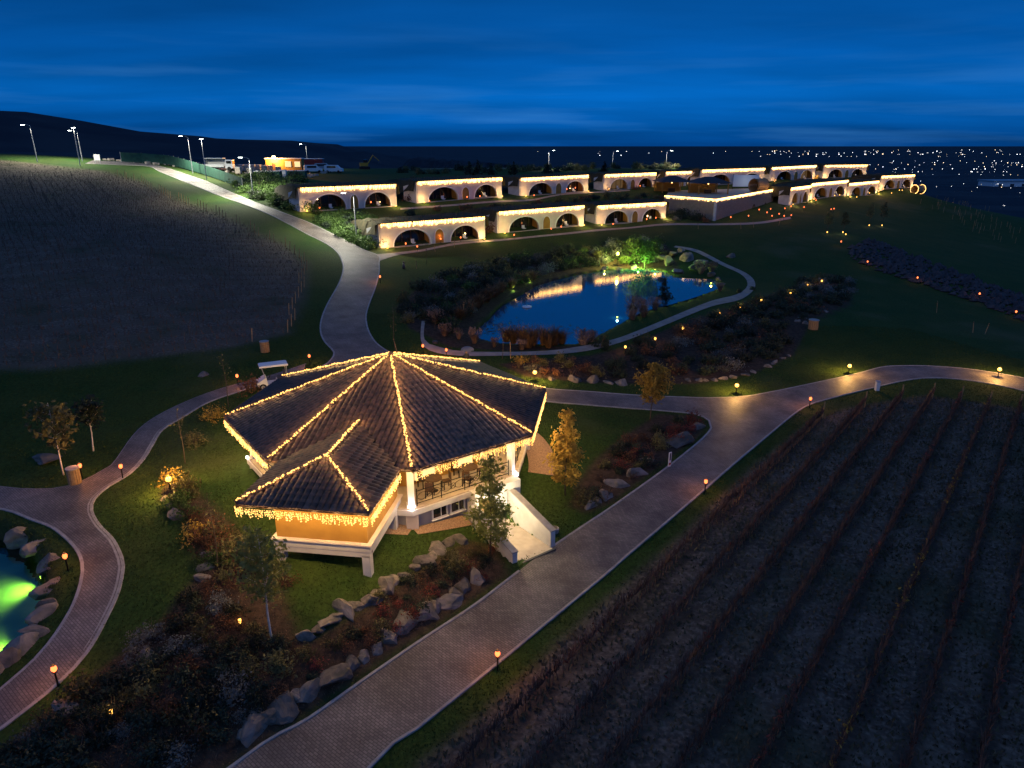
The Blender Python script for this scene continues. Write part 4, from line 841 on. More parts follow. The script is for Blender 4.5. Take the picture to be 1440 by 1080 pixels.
rocks([(-18.42,34.1,0.93),(-17.52,32.77,0.97),(-19.06,34.71,0.71),(-14.52,29.19,0.75),(-14.2,28.21,0.92),(-13.98,27.42,0.77),(-16.17,20.2,1.02),(-14.41,22.84,0.95)], 'boulder among shrubs between the curved path and the pavilion', 'boulders in the front bed')
rocks([(25.23,113.67,2.29),(25.56,107.35,1.74),(28.22,109.43,1.99),(30.15,112.77,1.82),(28.52,115.62,2.1),(29.59,104.13,1.48),(24.58,116.25,1.87),(26.75,118.31,1.66),(28.67,120.1,1.45),(19.23,111.93,1.13),(14.52,110.46,1.12),(16.67,109.81,1.33),(20.9,108.6,1.1),(29.74,100.86,1.23),(29.28,97.43,0.99),(21.72,101.74,1.24)], 'grey boulder of the cascade at the top of the lake', 'boulders of the lake cascade', .2)
rk = [(-29.18,40.37,2.14),(-25.52,55.36,1.29)]
rocks(rk[:1], 'large flat white rock on the lawn beside the sapling', None, .02, 1.3, None, .35); rocks(rk[1:], 'small flat pale rock on the dark lawn below the vineyard', None, .02, 1.4, None, .35)
rocks([(36.04,116.39,1.64)], 'lone pale rock on the lawn beyond the lake path', None, .02); rocks([(32.82,76.66,0.95),(32.05,77.37,0.8),(37.03,81.65,0.84),(33.22,78.74,0.73)], 'pale stone at the upper edge of the dark shrub bed', 'stones by the wooden bin')
# rubble strip across the far slope: too many stones to count
def rubble(poly, n, smin, smax, label):
    xs = [p[0] for p in poly]; ys = [p[1] for p in poly]; mb = MB(); k = 0
    while k < n:
        x = random.uniform(min(xs), max(xs)); y = random.uniform(min(ys), max(ys))
        if not inpoly(np.array([x]), np.array([y]), poly)[0]: continue
        s = random.uniform(smin, smax); z = h1(x, y)+s*.2; q = [Vector((random.uniform(.6, 1.2)*s*a, random.uniform(.6, 1.2)*s*b, random.uniform(.5, 1.0)*s*c)) for a, b, c in ((1, .2, 0), (-1, .1, 0), (.1, 1, 0), (0, -1, .1), (.1, 0, 1), (0, 0, -1))]
        mb.add([v+Vector((x, y, z)) for v in q], [(0, 2, 4), (2, 1, 4), (1, 3, 4), (3, 0, 4), (2, 0, 5), (1, 2, 5), (3, 1, 5), (0, 3, 5)]); k += 1
    o = mb.build('rubble', M['rock_dark'], None, False, 'stuff'); tag(o, label, 'rubble', None, 'stuff')
rubble([(59.11,125.56),(69.4,137.74),(71.68,125.07),(73.21,112.81),(73.91,100.24),(73.89,91.84),(64.13,78.91),(63.4,85.02),(63.41,93.51),(60.57,102.52),(57.05,110.61),(56.37,116.64)], 1100, .25, .8, 'dark rubble strip running down the grassy slope')
# ------------------------------------------------------------------ foliage meshes
def leaf_arrays(C, N_, size, aspect=1.9):
    """diamond leaves at C with normals N_"""
    n = len(C); a = RNG.normal(size=(n, 3)); a -= N_*(a*N_).sum(1)[:, None]; a /= np.linalg.norm(a, axis=1)[:, None]+1e-9; b = np.cross(N_, a); s = size*RNG.uniform(.6, 1.3, (n, 1))
    V_ = np.stack([C-a*s*aspect*.5, C+b*s*.5-N_*s*.1, C+a*s*aspect*.5, C-b*s*.5-N_*s*.1], 1); return V_.reshape(-1, 3)
def leaf_mesh(name, V_, m, extra=None):
    n = len(V_)//4; vs = V_; nf = n
    me = bpy.data.meshes.new(name); ev, ef = (extra.v, extra.f) if extra else ([], [])
    me.from_pydata([tuple(p) for p in vs]+list(ev), [], [(4*i, 4*i+1, 4*i+2, 4*i+3) for i in range(n)]+[tuple(q+4*n for q in f) for f in ef]); me.update()
    if isinstance(m, (list, tuple)):
        for q in m: me.materials.append(q)
        if len(ef): me.polygons.foreach_set('material_index', [0]*n+[1]*len(ef))
    else: me.materials.append(m)
    return me
def unit(n): v = RNG.normal(size=(n, 3)); return v/np.linalg.norm(v, axis=1)[:, None]
def shrub_leaves(n=420, clumps=14, size=.10, squash=.8, loose=.28):
    cc = unit(clumps)*RNG.uniform(.35, .85, (clumps, 1)); cc[:, 2] = np.abs(cc[:, 2])*squash+.12
    k = RNG.integers(0, clumps, n); C = cc[k]+RNG.normal(size=(n, 3))*loose*.62; C[:, 2] = np.clip(C[:, 2], .03, None)
    N_ = unit(n)*.8+(C-np.array([0, 0, .2]))*.9; N_ /= np.linalg.norm(N_, axis=1)[:, None]+1e-9
    return leaf_arrays(C, N_, size)
def stems_mb(n=9, hgt=.9):
    mb = MB()
    for _ in range(n):
        a = random.uniform(0, 6.28); r = random.uniform(.2, .7); mb.tube([(0.04*math.cos(a), .04*math.sin(a), -.1), (r*.4*math.cos(a), r*.4*math.sin(a), hgt*.45), (r*math.cos(a+.3), r*math.sin(a+.3), hgt*random.uniform(.7, 1.15))], [.022, .014, .005], 4, False)
    return mb
def tuft_mb(n=90, hgt=1.0, w=.035, spread=.55, droop=.35):
    mb = MB()
    for _ in range(n):
        a = random.uniform(0, 6.28); r = random.random()**.6*spread; hh = hgt*random.uniform(.55, 1.1); b0 = Vector((math.cos(a)*r*.25, math.sin(a)*r*.25, -.02)); b1 = Vector((math.cos(a)*r*.6, math.sin(a)*r*.6, hh*.62)); b2 = Vector((math.cos(a)*(r+droop*.3), math.sin(a)*(r+droop*.3), hh*random.uniform(.8, 1.0)))
        t = Vector((-math.sin(a), math.cos(a), random.uniform(-.4, .4)))*w; mb.add([b0-t, b0+t, b1+t*.8, b1-t*.8, b2], [(0, 1, 2, 3), (3, 2, 4)])
    return mb
PROTOS = {}
def proto(kind):
    if kind in PROTOS: return PROTOS[kind]
    lst = []
    for v in range(3):
        if kind in ('plume', 'reed', 'rushes'):
            mb = tuft_mb(110 if kind != 'rushes' else 160, 1.0, .022 if kind != 'plume' else .03, .62 if kind != 'rushes' else .9, .5); fol = mb.mesh('blades'); fol.materials.append(M['reed'] if kind != 'plume' else M['plume'])
            pm = None
            if kind == 'plume':
                C = np.concatenate([np.array([[math.cos(a)*r, math.sin(a)*r, 0]])+np.stack([RNG.normal(size=24)*.03, RNG.normal(size=24)*.03, np.linspace(.75, 1.2, 24)], 1) for a, r in [(random.uniform(0, 6.28), random.uniform(.05, .6)) for _ in range(22)]])
                pm = leaf_mesh('plumes', leaf_arrays(C, unit(len(C)), .05, 2.2), M['plume'])
            lst.append((fol, pm))
        else:
            spec = {'dark': (520, 16, .095, .85, .30), 'green': (520, 15, .10, .8, .3), 'grey': (560, 14, .075, .75, .30), 'rust': (330, 13, .085, .9, .34), 'red': (340, 12, .085, .95, .33), 'olive': (430, 14, .10, .95, .34), 'gold': (360, 12, .10, 1.0, .34), 'bare': (90, 12, .07, 1.0, .4)}[kind]
            m = M['leaf_'+{'bare': 'rust'}.get(kind, kind)]
            fol = leaf_mesh('foliage', shrub_leaves(*spec), m); st = stems_mb(16 if kind == 'bare' else 9, 1.0).mesh('stems'); st.materials.append(M['bark']); lst.append((fol, st))
    PROTOS[kind] = lst; return lst
SHRUBS = []
def shrub(x, y, s, kind, label, group, zs=None, name=None):
    i = random.randrange(3); proto(kind); SHRUBS.append((x, y, h1(x, y)-.02, s, kind, label, group, zs or random.uniform(.8, 1.1)*s, i, random.uniform(0, 6.28), random.uniform(.85, 1.2), random.uniform(.85, 1.2)))
def plant_shrubs(limit=285):
    """the largest in view stand as plants of their own, the rest form one far mass"""
    gr = lambda r: r[4] in ('plume', 'reed', 'rushes')
    order = sorted([r for r in SHRUBS if not gr(r)], key=lambda r: -r[3]*r[3]/(r[0]**2+r[1]**2)); far = order[limit:]
    for x, y, z, s, kind, label, group, zs, i, rz, fx_, fy_ in order[:limit]+[r for r in SHRUBS if gr(r)]:
        g = kind in ('plume', 'reed', 'rushes'); fol, st = PROTOS[kind][i]
        t = thing('ornamental_grass' if g else 'shrub', label, 'grass clump' if g else 'shrub', (x, y, z), rz, group); t.scale = (s*fx_, s*fy_, zs)
        link('blades' if g else 'foliage', fol, None, t)
        if st: link('plumes' if kind == 'plume' else 'stems', st, None, t)
    mats = []; VS = []; MI = []
    for x, y, z, s, kind, label, group, zs, i, rz, fx_, fy_ in far:
        fol = PROTOS[kind][i][0]; co = np.empty(len(fol.vertices)*3, np.float32); fol.vertices.foreach_get('co', co); co = co.reshape(-1, 3)*np.array([s*fx_, s*fy_, zs]); c, sn = math.cos(rz), math.sin(rz)
        co = np.stack([co[:, 0]*c-co[:, 1]*sn+x, co[:, 0]*sn+co[:, 1]*c+y, co[:, 2]+z], 1); q = co.reshape(-1, 4, 3); ctr = q.mean(1, keepdims=True); q = ctr+(q-ctr)*1.2
        m = fol.materials[0]
        if m not in mats: mats.append(m)
        VS.append(q.reshape(-1, 3)); MI += [mats.index(m)]*len(q)
    VS = np.concatenate(VS); n = len(VS)//4; me = bpy.data.meshes.new('shrubbery'); me.vertices.add(4*n); me.vertices.foreach_set('co', VS.astype(np.float32).ravel()); me.loops.add(4*n); me.loops.foreach_set('vertex_index', np.arange(4*n, dtype=np.int32))
    me.polygons.add(n); me.polygons.foreach_set('loop_start', np.arange(0, 4*n, 4, dtype=np.int32))
    for m in mats: me.materials.append(m)
    me.polygons.foreach_set('material_index', np.array(MI, np.int32)); me.update(); me.validate()
    tag(link('shrubbery', me, None, None, 'stuff'), 'mass of far shrubs around the lake and the guest houses', 'shrubs', None, 'stuff')
def scatter(poly, n, kinds, smin, smax, label, group, gap=.75, avoid=()):
    xs = [p[0] for p in poly]; ys = [p[1] for p in poly]; pts = []; tries = 0
    while len(pts) < n and tries < n*60:
        tries += 1; x = random.uniform(min(xs), max(xs)); y = random.uniform(min(ys), max(ys))
        if not inpoly(np.array([x]), np.array([y]), poly)[0]: continue
        s = random.uniform(smin, smax)
        if any((x-a)**2+(y-b)**2 < (gap*(s+c)*.5)**2*1.6 for a, b, c in pts): continue
        if any((x-a)**2+(y-b)**2 < r*r for a, b, r in avoid): continue
        pts.append((x, y, s)); k = random.choice(kinds); lb = label[k] if isinstance(label, dict) else label
        shrub(x, y, s, k, lb, group)
KN = {'dark': 'dark green', 'green': 'green', 'grey': 'silvery', 'rust': 'rusty brown', 'red': 'dull red', 'olive': 'olive', 'gold': 'golden', 'bare': 'almost leafless', 'plume': 'tan plumed', 'reed': 'brown'}
def lab(where): return {k: v+(' ornamental grass ' if k in ('plume', 'reed') else ' shrub ')+where for k, v in KN.items()}
lk = lambda x: x
LAKE_N = [(-13.2,78.72),(-11.72,88.52),(-7.02,99.08),(0.0,109.89),(9.59,119.65),(17.42,124.45),(26.5,126.4),(26.78,121.44),(23.72,114.78),(16.28,115.38),(8.82,109.14),(1.99,97.98),(-1.83,89.41),(-4.31,80.62),(-5.06,71.68),(-6.93,70.21),(-9.09,73.17),(-10.62,70.58)]
scatter(LAKE_N, 135, ['dark']*5+['grey', 'green', 'dark', 'olive'], .9, 1.7, lab('in the bank between the lake and the lower guest houses'), 'shrubs on the lake bank')
BED2 = [(9.41,63.85),(12.68,67.23),(18.39,73.73),(23.61,78.78),(29.88,84.3),(37.57,94.37),(48.0,106.47),(49.38,101.12),(42.37,87.46),(34.44,79.37),(30.01,72.91),(27.06,66.87),(22.36,62.11),(16.76,59.49),(11.18,58.38),(8.04,58.14)]
scatter(BED2, 120, ['dark']*5+['grey', 'dark', 'olive', 'rust', 'bare'], .75, 1.35, lab('in the dark bed below the lake path'), 'shrubs in the bed below the lake path')
scatter([(-1.91,60.23),(2.59,61.4),(8.0,63.27),(8.08,58.49),(4.89,57.53),(1.23,58.12)], 16, ['olive', 'rust', 'gold', 'bare', 'grey'], .6, 1.0, lab('in the bed behind the pavilion roof'), 'shrubs behind the pavilion')
FRONT = [(-17.14,17.99),(-16.55,19.67),(-15.62,22.11),(-14.41,24.58),(-13.84,27.31),(-11.96,25.68),(-9.22,23.61),(-8.36,22.53),(-9.03,21.08),(-10.14,19.8),(-10.96,18.22),(-12.98,17.23),(-14.81,16.91)]
scatter(FRONT, 78, ['dark']*4+['olive', 'rust', 'grey', 'bare', 'dark'], .45, .95, lab('in the large bed between the curved path and the road'), 'shrubs in the front bed', .8)
scatter([(-8.31,22.86),(-7.36,24.25),(-5.18,27.32),(-2.85,30.73),(-1.09,31.35),(-0.42,29.94),(-2.65,27.96),(-4.83,24.88),(-6.82,23.07),(-7.68,21.99)], 34, ['rust', 'bare', 'dark', 'olive', 'red'], .28, .6, lab('on the bank between the two boulder rows'), 'shrubs on the boulder bank', .85)
scatter([(3.54,36.83),(4.47,39.16),(6.07,42.23),(8.61,46.3),(11.37,49.9),(13.9,50.25),(14.04,48.64),(9.86,42.43),(5.85,37.03),(4.39,35.82)], 30, ['dark', 'rust', 'bare', 'red', 'olive', 'rust'], .5, .95, lab('in the bed right of the pavilion'), 'shrubs right of the pavilion', .75)
scatter([(-19.52,34.93),(-18.3,35.52),(-13.95,30.21),(-12.26,27.89),(-12.11,26.09),(-14.14,28.06),(-16.42,31.71)], 16, ['rust', 'olive', 'rust', 'gold', 'green'], .5, 1.1, lab('beside the wing of the pavilion'), 'shrubs beside the wing')
for (x, y, s), k, l in zip([(-19.73,36.7,0.9),(-18.3,35.52,0.8),(-21.04,46.15,1.1),(-20.35,41.61,1.01),(-20.59,51.95,1.34),(-18.06,34.34,0.93),(-11.59,27.86,1.44),(-12.95,28.45,1.2),(-14.68,30.29,1.19),(-2.76,29.41,0.9),(-10.0,26.9,0.7)], ['gold', 'olive', 'gold', 'olive', 'rust', 'green', 'rust', 'olive', 'rust', 'olive', 'rust'],
    ['golden shrub glowing above the path lamp near the small boulders', 'olive shrub right of the glowing path lamp', 'golden shrub at the left corner of the pavilion roof', 'olive shrub on the lit lawn left of the pavilion', 'rusty shrub beside the golf cart', 'green shrub behind the two small boulders', 'large rusty shrub against the ochre wing wall', 'large olive shrub left of the wing wall', 'rusty shrub below the wing eave corner', 'olive shrub lit warm on the boulder bank', 'low rusty shrub before the wing post']):
    shrub(x, y, s*.9, k, l, 'shrubs around the pavilion')
HEDGE = [(-56.49,147.03),(-56.58,157.5),(-48.7,167.22),(-34.59,119.27),(-32.3,117.05),(-36.94,117.31),(-44.22,125.42)]
scatter(HEDGE, 75, ['green']*5+['dark'], 1.2, 2.2, lab('in the hedge along the hill road'), 'shrubs of the roadside hedge', .55)
scatter([(-30.69,114.04),(-28.22,119.28),(-22.96,119.16),(-21.32,112.75),(-19.87,107.28),(-21.62,105.3),(-25.51,108.92)], 60, ['green']*5+['dark'], .9, 1.6, lab('on the bank beside the first lower guest house'), 'shrubs on the junction bank', .55)
scatter([(-19.53,123.86),(-2.75,139.81),(17.67,164.13),(36.06,175.57),(34.48,167.47),(16.74,154.87),(-2.64,134.05),(-14.63,123.34)], 45, ['dark', 'dark', 'olive', 'rust', 'bare'], .8, 1.5, lab('on the bank between the two house rows'), 'shrubs between the house rows', .8)
scatter([(-23.57,151.24),(-22.45,164.98),(-17.62,132.06),(-19.88,128.03)], 8, ['dark', 'rust'], 1.3, 2.2, lab('between the first two upper houses'), 'shrubs between the upper houses', .5)
scatter([(-4.28,119.21),(-2.78,121.38),(-2.84,124.28),(-4.43,124.18)], 4, ['rust', 'olive'], 1.0, 1.6, lab('between the first two lower houses'), 'shrubs between the lower houses', .5)
scatter([(31.85,142.99),(39.88,143.86),(43.18,154.14),(37.2,157.47),(33.6,153.54)], 18, ['dark', 'dark', 'grey', 'rust'], 1.0, 1.8, lab('at the foot of the white terrace wall'), 'shrubs under the terrace', .6)
scatter([(-29.2,188.26),(-4.05,209.42),(28.33,225.27),(52.17,234.64),(55.29,249.01),(-33.17,214.32)], 50, ['dark', 'dark', 'olive'], 1.2, 2.2, lab('on the earth bank behind the upper houses'), 'shrubs behind the upper houses', .8)
for j, (pp, z, n) in enumerate(HOUSE_INFO[:11]):               # planting at the facades
    a = Vector(pp[0]); b = Vector(pp[1])
    for f, k in ((.03, 'plume'), (.52, 'rust'), (.60, 'olive'), (.97, 'gold')):
        p = a.lerp(b, f)+Vector((n.x, n.y))*1.0; shrub(p.x, p.y, random.uniform(.7, 1.2), k, {'plume': 'tan grass clump', 'rust': 'rusty shrub', 'olive': 'olive shrub', 'gold': 'golden uplit shrub'}[k]+' against the front of the '+SL[j], 'planting at the guest houses')
# lake margin: reeds and plumed grasses
def lake_grass(lst, kind, label, zs=1.1):
    for x, y, s in lst: shrub(x, y, s, kind, label, 'grasses at the lake margin', zs*s)
lake_grass([(0.14,66.68,1.4),(1.04,66.33,1.53),(2.08,66.22,1.53),(3.13,66.34,1.53),(4.18,66.45,1.53),(4.89,66.76,1.26),(-0.56,67.05,1.26),(1.57,65.28,1.37),(3.57,65.49,1.24)], 'rushes', 'tall brown reeds on the near shore of the lake', 1.35)
lake_grass([(-4.8,77.62,1.6),(-3.98,80.68,1.66),(-3.09,83.74,1.72),(-2.22,86.55,1.59),(-5.56,74.63,1.39),(-1.37,89.55,1.46),(1.46,95.84,1.56),(2.8,98.32,1.4),(0.0,92.55,1.32)], 'rushes', 'tall brown reeds along the far bank of the lake', 1.1)
lake_grass([(-6.73,67.96,1.13),(-5.27,67.32,0.98),(-3.67,66.25,1.39),(-1.71,65.39,0.82),(0.95,64.57,0.95),(6.97,66.54,1.53),(7.92,67.56,1.13)], 'plume', 'tan plumed grass clump between the lake and its gravel path', .9)
lake_grass([(13.91,79.28,1.96),(15.19,80.02,1.49),(16.94,81.82,1.35),(14.92,78.04,0.97),(13.42,76.69,1.11),(-8.04,71.84,1.34),(28.69,106.86,1.73),(30.5,107.59,1.52),(27.62,92.62,1.14)], 'plume', 'tan plumed grass clump on the rocky spit of the lake', .9)
for (x, y, s), l in zip([(8.63,65.84,1.8),(-6.07,69.41,1.88),(29.91,91.46,0.84),(32.43,93.99,0.86)], ['large dark evergreen shrub beside the lake path bend', 'rounded dark green shrub on the near left lake shore', 'small dark shrub on the inner edge of the lake path', 'small dark shrub on the outer edge of the lake path']): shrub(x, y, s*.62, 'dark', l, None, s*.8)
plant_shrubs()
pads = MB()
for x, y in [(a+random.gauss(0, 2.2), b+random.gauss(0, 1.3)) for a, b in [(-1.95,75.2),(-0.38,73.0),(-1.5,72.09),(5.23,71.79)] for _ in range(45)]:
    if not inpoly(np.array([x]), np.array([y]), LAKE)[0]: continue
    r = random.uniform(.08, .2); pads.add([(x+r*math.cos(a), y+r*math.sin(a), ZL+.012) for a in np.linspace(.2, 6.0, 8)]+[(x, y, ZL+.012)], [(8, i, i+1) for i in range(7)])
tag(pads.build('lily_pads', M['leaf_grey'], None, False, 'stuff'), 'pale lily pads floating on the near side of the lake', 'lily pads', None, 'stuff')
fl = [(1.81,83.61)][0]; fo = thing('pond_float', 'small white float on the lake water', 'float', (*fl, ZL)); MB().lathe([(.5, -.05), (.62, .06), (.55, .14), (.1, .18)], n=16).build('hull', M['white_paint'], fo); MB().lathe([(.06, .17), (.05, .4)], n=8).build('nozzle', M['galv'], fo)
# ------------------------------------------------------------------ trees
def tree(label, x, y, hgt, crown0, cr, leaf, bark, nleaf=700, lsize=.16, shape='column', name='young_tree', group=None, lean=(0, 0), limbs=16, tr=.05):
    z = h1(x, y); t = thing(name, label, 'tree', (x, y, z-.03), 0, group); tr_ = MB(); pts = [Vector((lean[0]*q*q+.04*math.sin(q*7+x), lean[1]*q*q+.04*math.cos(q*6+y), hgt*q)) for q in np.linspace(0, 1, 9)]
    tr_.tube(pts, [tr*(1-.82*q) for q in np.linspace(0, 1, 9)], 6); tr_.build('trunk', bark, t, True)
    lb = MB(); ends = []
    for i in range(limbs):
        q = crown0+(1-crown0)*(i+.5)/limbs*.97; k = min(7, int(q*8)); p = pts[k].lerp(pts[k+1], q*8-k); a = i*2.4+random.random(); rel = (q-crown0)/(1-crown0)
        prof = (1-.75*rel)*(.6+.4*min(1, rel*5)) if shape == 'column' else (math.sin(PI*min(1, rel*.85+.15)) if shape == 'round' else 1-.95*rel)
        L_ = cr*prof*random.uniform(.7, 1.15); e = p+Vector((math.cos(a)*L_, math.sin(a)*L_, L_*(.75 if shape != 'cone' else -.05)))
        mid = p.lerp(e, .5)+Vector((0, 0, -.06*L_)); lb.tube([p, mid, e], [tr*.35, tr*.22, .006], 4, False); ends += [(p.lerp(e, .45), L_*.32), (e, L_*.38), (p.lerp(e, .75), L_*.36)]
    lb.build('limbs', bark, t, True)
    if nleaf:
        pw_ = np.array([e[1]**1.6+.01 for e in ends]); idx = RNG.choice(len(ends), nleaf, p=pw_/pw_.sum()); C = np.array([list(ends[i][0]) for i in idx]); rr = np.array([[ends[i][1]] for i in idx]); C = C+RNG.normal(size=C.shape)*(rr*.62+.05)
        link('crown', leaf_mesh('crown', leaf_arrays(C, unit(nleaf), lsize), leaf), None, t)
    return t
TR = [(3.13,37.01,0.48,5.49),(10.42,49.16,0.33,4.58),(-1.07,30.73,0.35,5.6),(-9.7,23.58,0.88,5.32),(-26.95,38.33,1.17,4.65),(-26.87,41.51,1.32,3.32)]
tree('young golden tree on the lawn right of the pavilion', TR[0][0], TR[0][1], TR[0][3], .10, .95, M['leaf_gold'], M['bark'], 3200, .12)
tree('young orange-gold tree at the tip of the shrub bed by the back road', TR[1][0], TR[1][1], TR[1][3], .28, 1.0, M['leaf_gold'], M['bark'], 2000, .13, 'round')
tree('young green-leaved tree in front of the basement windows', TR[2][0], TR[2][1], TR[2][3], .10, 1.15, M['leaf_lime'], M['bark'], 2600, .11)
tree('young brown-leaved tree on a pale trunk in front of the wing', TR[3][0], TR[3][1], TR[3][3], .36, .95, M['leaf_lime'], M['white_bark'], 1700, .105, 'round')
tree('sapling with limewashed trunk beside the flat white rock', TR[4][0], TR[4][1], TR[4][3], .34, .95, M['leaf_olive'], M['white_bark'], 520, .19, 'round')
tree('sapling with limewashed trunk alone on the dark lawn', TR[5][0], TR[5][1], TR[5][3], .48, .85, M['leaf_dark'], M['white_bark'], 420, .18, 'round')
for (x, y, z, hh), l in zip([(-20.96,48.82,1.6,4.11),(-19.82,38.92,1.64,3.56),(-10.65,61.64,1.55,5.15),(-7.86,70.02,2.16,2.52),(-12.18,100.61,3.76,4.2),(-13.52,28.0,1.46,4.02),(-0.85,61.72,1.4,3.67)], ['bare sapling beside the golf cart shrub', 'bare sapling on the lit lawn by the path lamp', 'bare sapling behind the roof apex', 'bare sapling at the corner of the lake shrubs', 'bare sapling on the lawn below the first lower house', 'bare sapling in the bed left of the wing', 'bare sapling beside the lake path behind the roof']):
    tree(l, x, y, hh, .45, .5, M['leaf_olive'], M['bark'], 26, .09, 'round', 'bare_sapling', 'bare saplings', limbs=9, tr=.035)
for (x, y, z, hh), l in zip([(62.48,141.91,3.57,3.58),(66.91,144.46,3.28,3.36),(82.37,165.67,2.6,3.99),(87.46,169.51,2.2,4.41)], ['uplit slim young tree nearest the red courtyard', 'uplit slim young tree with twin trunk on the slope', 'uplit slim young tree below the last but one house', 'uplit slim young tree below the last house']):
    tree(l, x, y, hh*1.15, .3, .9, M['leaf_olive'], M['bark'], 260, .2, 'column', 'slim_tree', 'uplit young trees on the slope')
wx, wy, _, wh = [(21.0,111.71,1.29,3.8)][0]
tree('rounded willow lit bright green at the head of the lake', wx, wy, wh*1.1, .15, 2.2, M['leaf_green'], M['bark'], 1800, .22, 'round', 'willow_tree', tr=.12)
ex = [(18.82,86.09,1.52,2.58)][0]; tree('small dark conifer on the rocky spit of the lake', ex[0], ex[1], ex[3]*1.2, .05, .8, M['leaf_dark'], M['bark'], 700, .16, 'cone', 'conifer')
for (x, y, z, hh), i in zip([(-11.3,194.26,12.15,3.41),(-9.08,195.19,12.11,3.79),(-5.8,199.46,12.13,2.95),(0.39,201.98,12.03,3.36),(10.2,210.69,12.08,2.92),(27.26,216.59,12.06,3.0)], range(6)):
    tree('small dark conifer on the earth bank behind the upper houses', x, y, hh*1.1, .08, 1.2, M['leaf_dark'], M['bark'], 300, .3, 'cone', 'conifer', 'conifers behind the upper houses')
def stake(a, label):
    x, y, z, hh = a; t = thing('tree_stake', label, 'stake', (x, y, z-.05), 0, 'pale leaning tree stakes'); lx = random.uniform(-.5, .5); MB().tube([(0, 0, 0), (lx*hh*.55, .05, hh)], .035, 5).build('pole', M['light_wood'], t); MB().box((lx*hh*.5, .04, hh*.92), (.1, .1, .05)).build('tie', M['rubber'], t)
for a in [(-11.77,108.68,4.42,1.08),(-9.09,112.1,4.6,1.11),(-5.56,115.86,4.77,1.03),(35.76,137.51,4.62,1.2),(44.33,138.69,4.49,1.35),(47.52,140.88,4.52,1.23),(53.95,145.16,4.47,1.27)]: stake(a, 'pale leaning stake beside the lower gravel path')
for a, l in zip([(-13.16,97.13,3.73,1.17),(-5.41,74.67,2.09,1.88),(-0.13,61.77,1.38,1.69),(-10.48,62.25,1.58,1.63),(52.53,85.3,0.26,1.52),(50.99,75.58,0.26,1.29),(52.17,75.3,0.17,1.29)], ['pale leaning stake on the lit lawn below the first lower house', 'pale stake at the edge of the lake shrubs', 'pale crossed stake beside the lake path behind the roof', 'pale stake behind the roof apex', 'lone pale stake on the dark slope', 'pale stake, one of a pair on the dark slope', 'pale stake, other of the pair on the dark slope']): stake(a, l)
# lawn tufts near the building, too many to count
def tufts(poly, n, m, name, label, hmin, hmax, cat='grass', skip=None, lift=0):
    xs = [p[0] for p in poly]; ys = [p[1] for p in poly]; x = RNG.uniform(min(xs), max(xs), n*3); y = RNG.uniform(min(ys), max(ys), n*3); ok = inpoly(x, y, poly)
    if skip: ok &= ~skip(x, y)
    x = x[ok][:n]; y = y[ok][:n]; k = len(x); z = h(x, y)-.01+lift
    a = RNG.uniform(0, 6.28, k); hh = RNG.uniform(hmin, hmax, k); w = hh*.35; dx = np.cos(a)*w; dy = np.sin(a)*w; lx = RNG.normal(size=k)*hh*.4; ly = RNG.normal(size=k)*hh*.4
    V_ = np.stack([np.stack([x-dx, y-dy, z], 1), np.stack([x+dx, y+dy, z], 1), np.stack([x+lx, y+ly, z+hh], 1)], 1).reshape(-1, 3)
    me = bpy.data.meshes.new(name); me.vertices.add(3*k); me.vertices.foreach_set('co', V_.astype(np.float32).ravel()); me.loops.add(3*k); me.loops.foreach_set('vertex_index', np.arange(3*k, dtype=np.int32)); me.polygons.add(k); me.polygons.foreach_set('loop_start', np.arange(0, 3*k, 3, dtype=np.int32)); me.update(); me.validate()
    o = link(name, me, m, None, 'stuff'); return tag(o, label, cat, None, 'stuff')
def off_lawn(x, y):
    bad = np.hypot(x-PC[0], y-PC[1]) < 9.2
    for p in (LOW_L+UP+LOW_R, strip_outline(HILL_L, HILL_R), list(CART_O)+list(POOL_E)+list(reversed(CART_I)), strip_outline(LP_IN, LP_OUT), VINE_L, VINE_R, POOL, LAKE, BED_FRONT, BED_R, BED_LAKE_L, BED_LAKE_R, RAMP, ap): bad |= inpoly(x, y, p)
    return bad
tufts([(-46, 22), (-46, 76), (44, 76), (50, 64), (40, 20), (0, 18)], 190000, M['grass'], 'lawn_grass', 'mown grass of the lawns around the pavilion', .04, .10, skip=off_lawn)
tufts(LOW_L+UP+LOW_R, 700, M['dead_leaf'], 'fallen_leaves', 'fallen leaves scattered on the paved road', .05, .06, 'leaves', lift=.06)
tufts(VINE_R, 60000, M['soil_weed'], 'vineyard_weeds', 'low weeds between the vine rows beside the road', .04, .22, 'weeds')
tufts(VINE_R, 9000, M['dead_leaf'], 'fallen_leaves', 'fallen leaves on the vineyard soil beside the road', .03, .08, 'leaves')
tufts(BED_FRONT, 14000, M['dead_leaf'], 'fallen_leaves', 'fallen leaves in the front planting bed', .03, .09, 'leaves')
tufts(VINE_L, 14000, M['soil_weed'], 'vineyard_weeds', 'dry weeds between the vine rows on the hillside', .06, .22, 'weeds')

